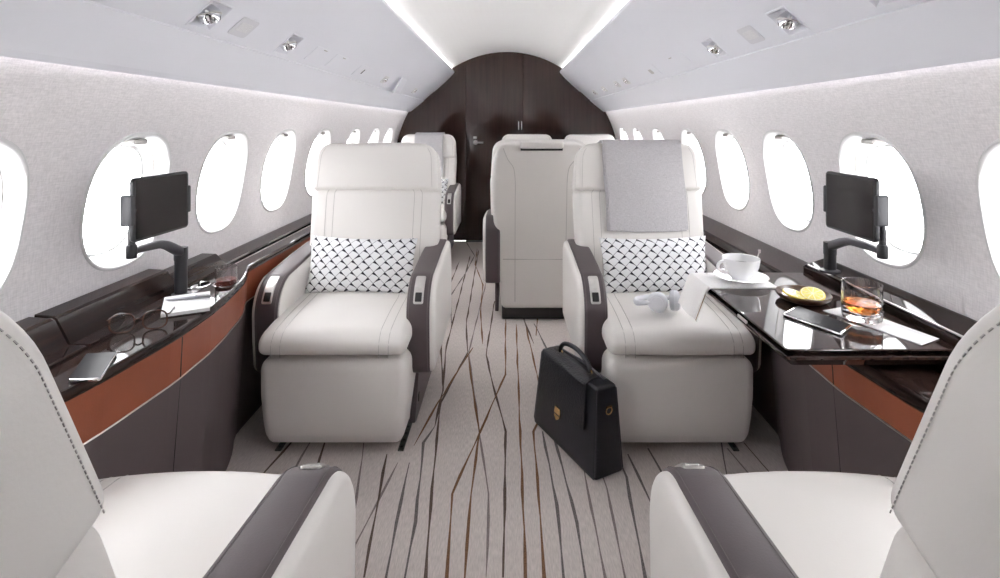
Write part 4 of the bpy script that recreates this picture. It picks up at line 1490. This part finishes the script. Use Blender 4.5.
# ------------------------------------------------------------------ headphones on the right seat
hp_ = thing('headphones', 'white over-ear headphones lying on the seat beside the patterned pillow', 'headphones', (.572, 1.965, .483))
def earcup(c, ax, parent, rr=.037):
    ax = Vector(ax).normalized(); q = ax.to_track_quat('Z', 'Y').to_matrix(); c = Vector(c)
    D = lambda x, y, z: tuple(c + q @ Vector((x, y, z)))
    mb = MB(); mb.lathe([(0, .016), (.022, .016), (.0235, .0145), (.025, .0150), (.032, .012), (rr, .004), (rr, -.004), (0, -.005)], (0, 0, 0), 40, 0, None, D)
    e = mb.build('ear_cup', M['phones'], parent)
    mb = MB(); mb.lathe([(rr * .97, -.004), (rr, -.010), (rr * .95, -.018), (rr * .75, -.021), (rr * .55, -.018), (rr * .5, -.008), (0, -.008)], (0, 0, 0), 40, 0, None, D)
    mb.build('ear_pad', M['phones_pad'], e)
earcup((-.012, -.03, .037), (-.42, -.90, .10), hp_)
earcup((.062, -.01, .037), (.93, -.36, .05), hp_)
mb = MB()
P = smoothpath([(-.030, -.035, .038), (-.050, -.02, .032), (-.078, .015, .020), (-.070, .065, .016), (-.01, .095, .015), (.055, .080, .018), (.085, .03, .034), (.078, -.008, .040)], 7)
vs = []; n = 8
for i, p_ in enumerate(P):
    T = (P[min(i + 1, len(P) - 1)] - P[max(i - 1, 0)]).normalized(); sd = T.cross(Vector((0, 0, 1))).normalized()
    k = sin(pi * i / (len(P) - 1)); hb_ = .007 + .004 * k
    for j in range(n):
        an = 2 * pi * j / n
        vs.append(tuple(p_ + sd * .005 * cos(an) + Vector((0, 0, 1)) * hb_ * sin(an)))
fs = [(i * n + j, i * n + (j + 1) % n, (i + 1) * n + (j + 1) % n, (i + 1) * n + j) for i in range(len(P) - 1) for j in range(n)] + [tuple(range(n)), tuple((len(P) - 1) * n + j for j in range(n))]
mb.add(vs, fs); mb.build('headband', M['phones'], hp_)

# ------------------------------------------------------------------ handbag
E1 = Vector((.458, -.889, 0)); E2 = Vector((.889, .458, 0))
B0 = Vector((.103, 2.070, 0))
bag = thing('handbag', 'black structured leather handbag with gold clasp standing on the aisle carpet', 'handbag', tuple(B0))
BW, BD, BH = .405, .124, .292
def DB(a, b, z):
    """a along the front face, b depth, z up; the body narrows towards its top"""
    k = z / BH
    a2 = BW / 2 + (a - BW / 2) * (1 - .10 * k)
    b2 = BD / 2 + (b - BD / 2) * (1 - .34 * max(0, k) ** 1.1) + .006 * k
    p = E1 * a2 + E2 * b2
    return (p.x, p.y, z)
mb = MB()
def dbag(a, b, z):
    bl = .006 * sin(pi * min(1, max(0, a / BW))) * sin(pi * min(1, max(0, z / BH)))
    return DB(a, b - (bl if b < BD / 2 else -bl), z)
mb.rbox((BW / 2, BD / 2, BH / 2 + .003), (BW / 2, BD / 2, BH / 2), (.014, .014, .010), 3, (8, 4, 8), dbag)
for bb in (.004, BD - .004):   # piped edges
    mb.tube([DB(.004, bb, BH - .01), DB(.003, bb, .02), DB(.012, bb, .006), DB(BW - .012, bb, .006), DB(BW - .003, bb, .02), DB(BW - .004, bb, BH - .01)], .0028, 6)
mb.build('body', M['bag'], bag)
# reptile grained flap
FM = mat('reptile_leather', (0.013, 0.013, 0.017), rough=0.28)
nt = FM.node_tree
tcn = nd(nt, 'ShaderNodeTexCoord'); vo = nd(nt, 'ShaderNodeTexVoronoi'); vo.inputs['Scale'].default_value = 170
nt.links.new(tcn.outputs['Object'], vo.inputs['Vector'])
bpn = nd(nt, 'ShaderNodeBump'); bpn.inputs['Strength'].default_value = .4; bpn.inputs['Distance'].default_value = .003; bpn.invert = True
nt.links.new(vo.outputs['Distance'], bpn.inputs['Height']); nt.links.new(bpn.outputs[0], nt.nodes['Principled BSDF'].inputs['Normal'])
mb = MB()
g = []
for i in range(29):
    row = []
    for j in range(17):
        a = .035 + (.315) * j / 16
        s_ = i / 28
        e = abs(2 * j / 16 - 1)
        end = 1 - .07 * max(0, (e - .78) / .22) ** 2
        s_ *= end
        # back top -> over -> down the front
        if s_ < .18:
            q_ = s_ / .18; b = BD * .62 - (BD * .62 + .002) * q_; z = BH + .006 + .006 * sin(pi * q_) ; 
            row.append(DB(a, b, z))
        else:
            q_ = (s_ - .18) / .82
            z = BH + .005 - q_ * .165
            row.append(DB(a, -.0065 - .006 * sin(pi * a / BW) - .004 * min(1, q_ * 5), z))
    g.append(row)
mb.sheet(g, .0035)
mb.build('flap', FM, bag)
mb = MB()
def DC(x, z, w):
    return DB(.190 + x, -.0205 - w, .128 + z)
mb.pad([(-.017, -.012), (0, -.024), (.017, -.012), (.019, .006), (.017, .020), (-.017, .020), (-.019, .006)], -.004, .005, .0015, DC, 0, 3, 2)
cl = mb.build('clasp', M['gold'], bag)
mb = MB(); mb.rbox((0, -.002, .006), (.0185, .0012, .0012), .0006, 2, (2, 2, 2), DC); mb.build('clasp_slot', M['dark'], cl)
mb = MB()
hpts = smoothpath([(.105, 0, BH + .012), (.110, 0, BH + .035), (.140, 0, BH + .058), (.200, 0, BH + .066), (.255, 0, BH + .056), (.290, 0, BH + .033), (.295, 0, BH + .012)], 7)
hp2 = [E1 * (p_.x) + E2 * (BD * .5) + Vector((0, 0, p_.z)) for p_ in hpts]
mb.tube(hp2, .0085, 12)
mb.build('handle', M['bag'], bag)
for a in (.105, .295):
    mb = MB()
    c = E1 * a + E2 * (BD * .5) + Vector((0, 0, BH + .012))
    mb.tube([tuple(c + (E1 * cos(2 * pi * i / 20) + Vector((0, 0, 1)) * sin(2 * pi * i / 20)) * .0125) for i in range(20)], .0028, 8, 0, True)
    mb.build('ring', M['gold'], bag)
    mb = MB(); mb.rbox((0, 0, 0), (.010, .014, .006), .003, 2, (2, 2, 2), lambda x, y, z: tuple(c + E1 * x + E2 * y + Vector((0, 0, z - .009)))); mb.build('handle_tab', M['bag'], bag)
mb = MB()
c = Vector(DB(BW + .006, BD * .5, .225))
mb.tube([tuple(c + (E2 * cos(2 * pi * i / 20) + Vector((0, 0, 1)) * sin(2 * pi * i / 20)) * .012 + Vector((0, 0, -.006))) for i in range(20)], .0026, 8, 0, True)
mb.tube([tuple(c + E2 * -.010 + Vector((0, 0, .006))), tuple(c + E2 * .010 + Vector((0, 0, .006)))], .0035, 8)
mb.build('strap_ring', M['gold'], bag)
mb = MB()
mb.tube(smoothpath([DB(.05, BD * .78, BH + .004), DB(.2, BD * .85, BH + .009), DB(.36, BD * .78, BH + .004)], 6), .004, 8); mb.build('zip', M['grip'], bag)

# ------------------------------------------------------------------ light
wd = bpy.data.worlds.new('daylight'); SC.world = wd; wd.use_nodes = True
bg = wd.node_tree.nodes['Background']
bg.inputs[0].default_value = (1.0, 1.0, 1.02, 1); bg.inputs[1].default_value = 7.0
def area(name, loc, rot, sx, sy, power, col=(1, 1, 1)):
    l = bpy.data.lights.new(name, 'AREA'); l.shape = 'RECTANGLE'; l.size = sx; l.size_y = sy; l.energy = power; l.color = col
    o = bpy.data.objects.new(name, l); COL.objects.link(o); o.location = loc; o.rotation_euler = rot
    return o
SC.view_settings.view_transform = 'Standard'
SC.view_settings.look = 'None'
SC.view_settings.exposure = 0.95
SC.view_settings.gamma = 1.0
SC.view_settings.use_curve_mapping = False
SC.cycles.use_denoising = True
SC.cycles.max_bounces = 14
SC.cycles.diffuse_bounces = 8
SC.cycles.glossy_bounces = 6
SC.cycles.transmission_bounces = 12
SC.cycles.transparent_max_bounces = 16
SC.cycles.sample_clamp_indirect = 8.0
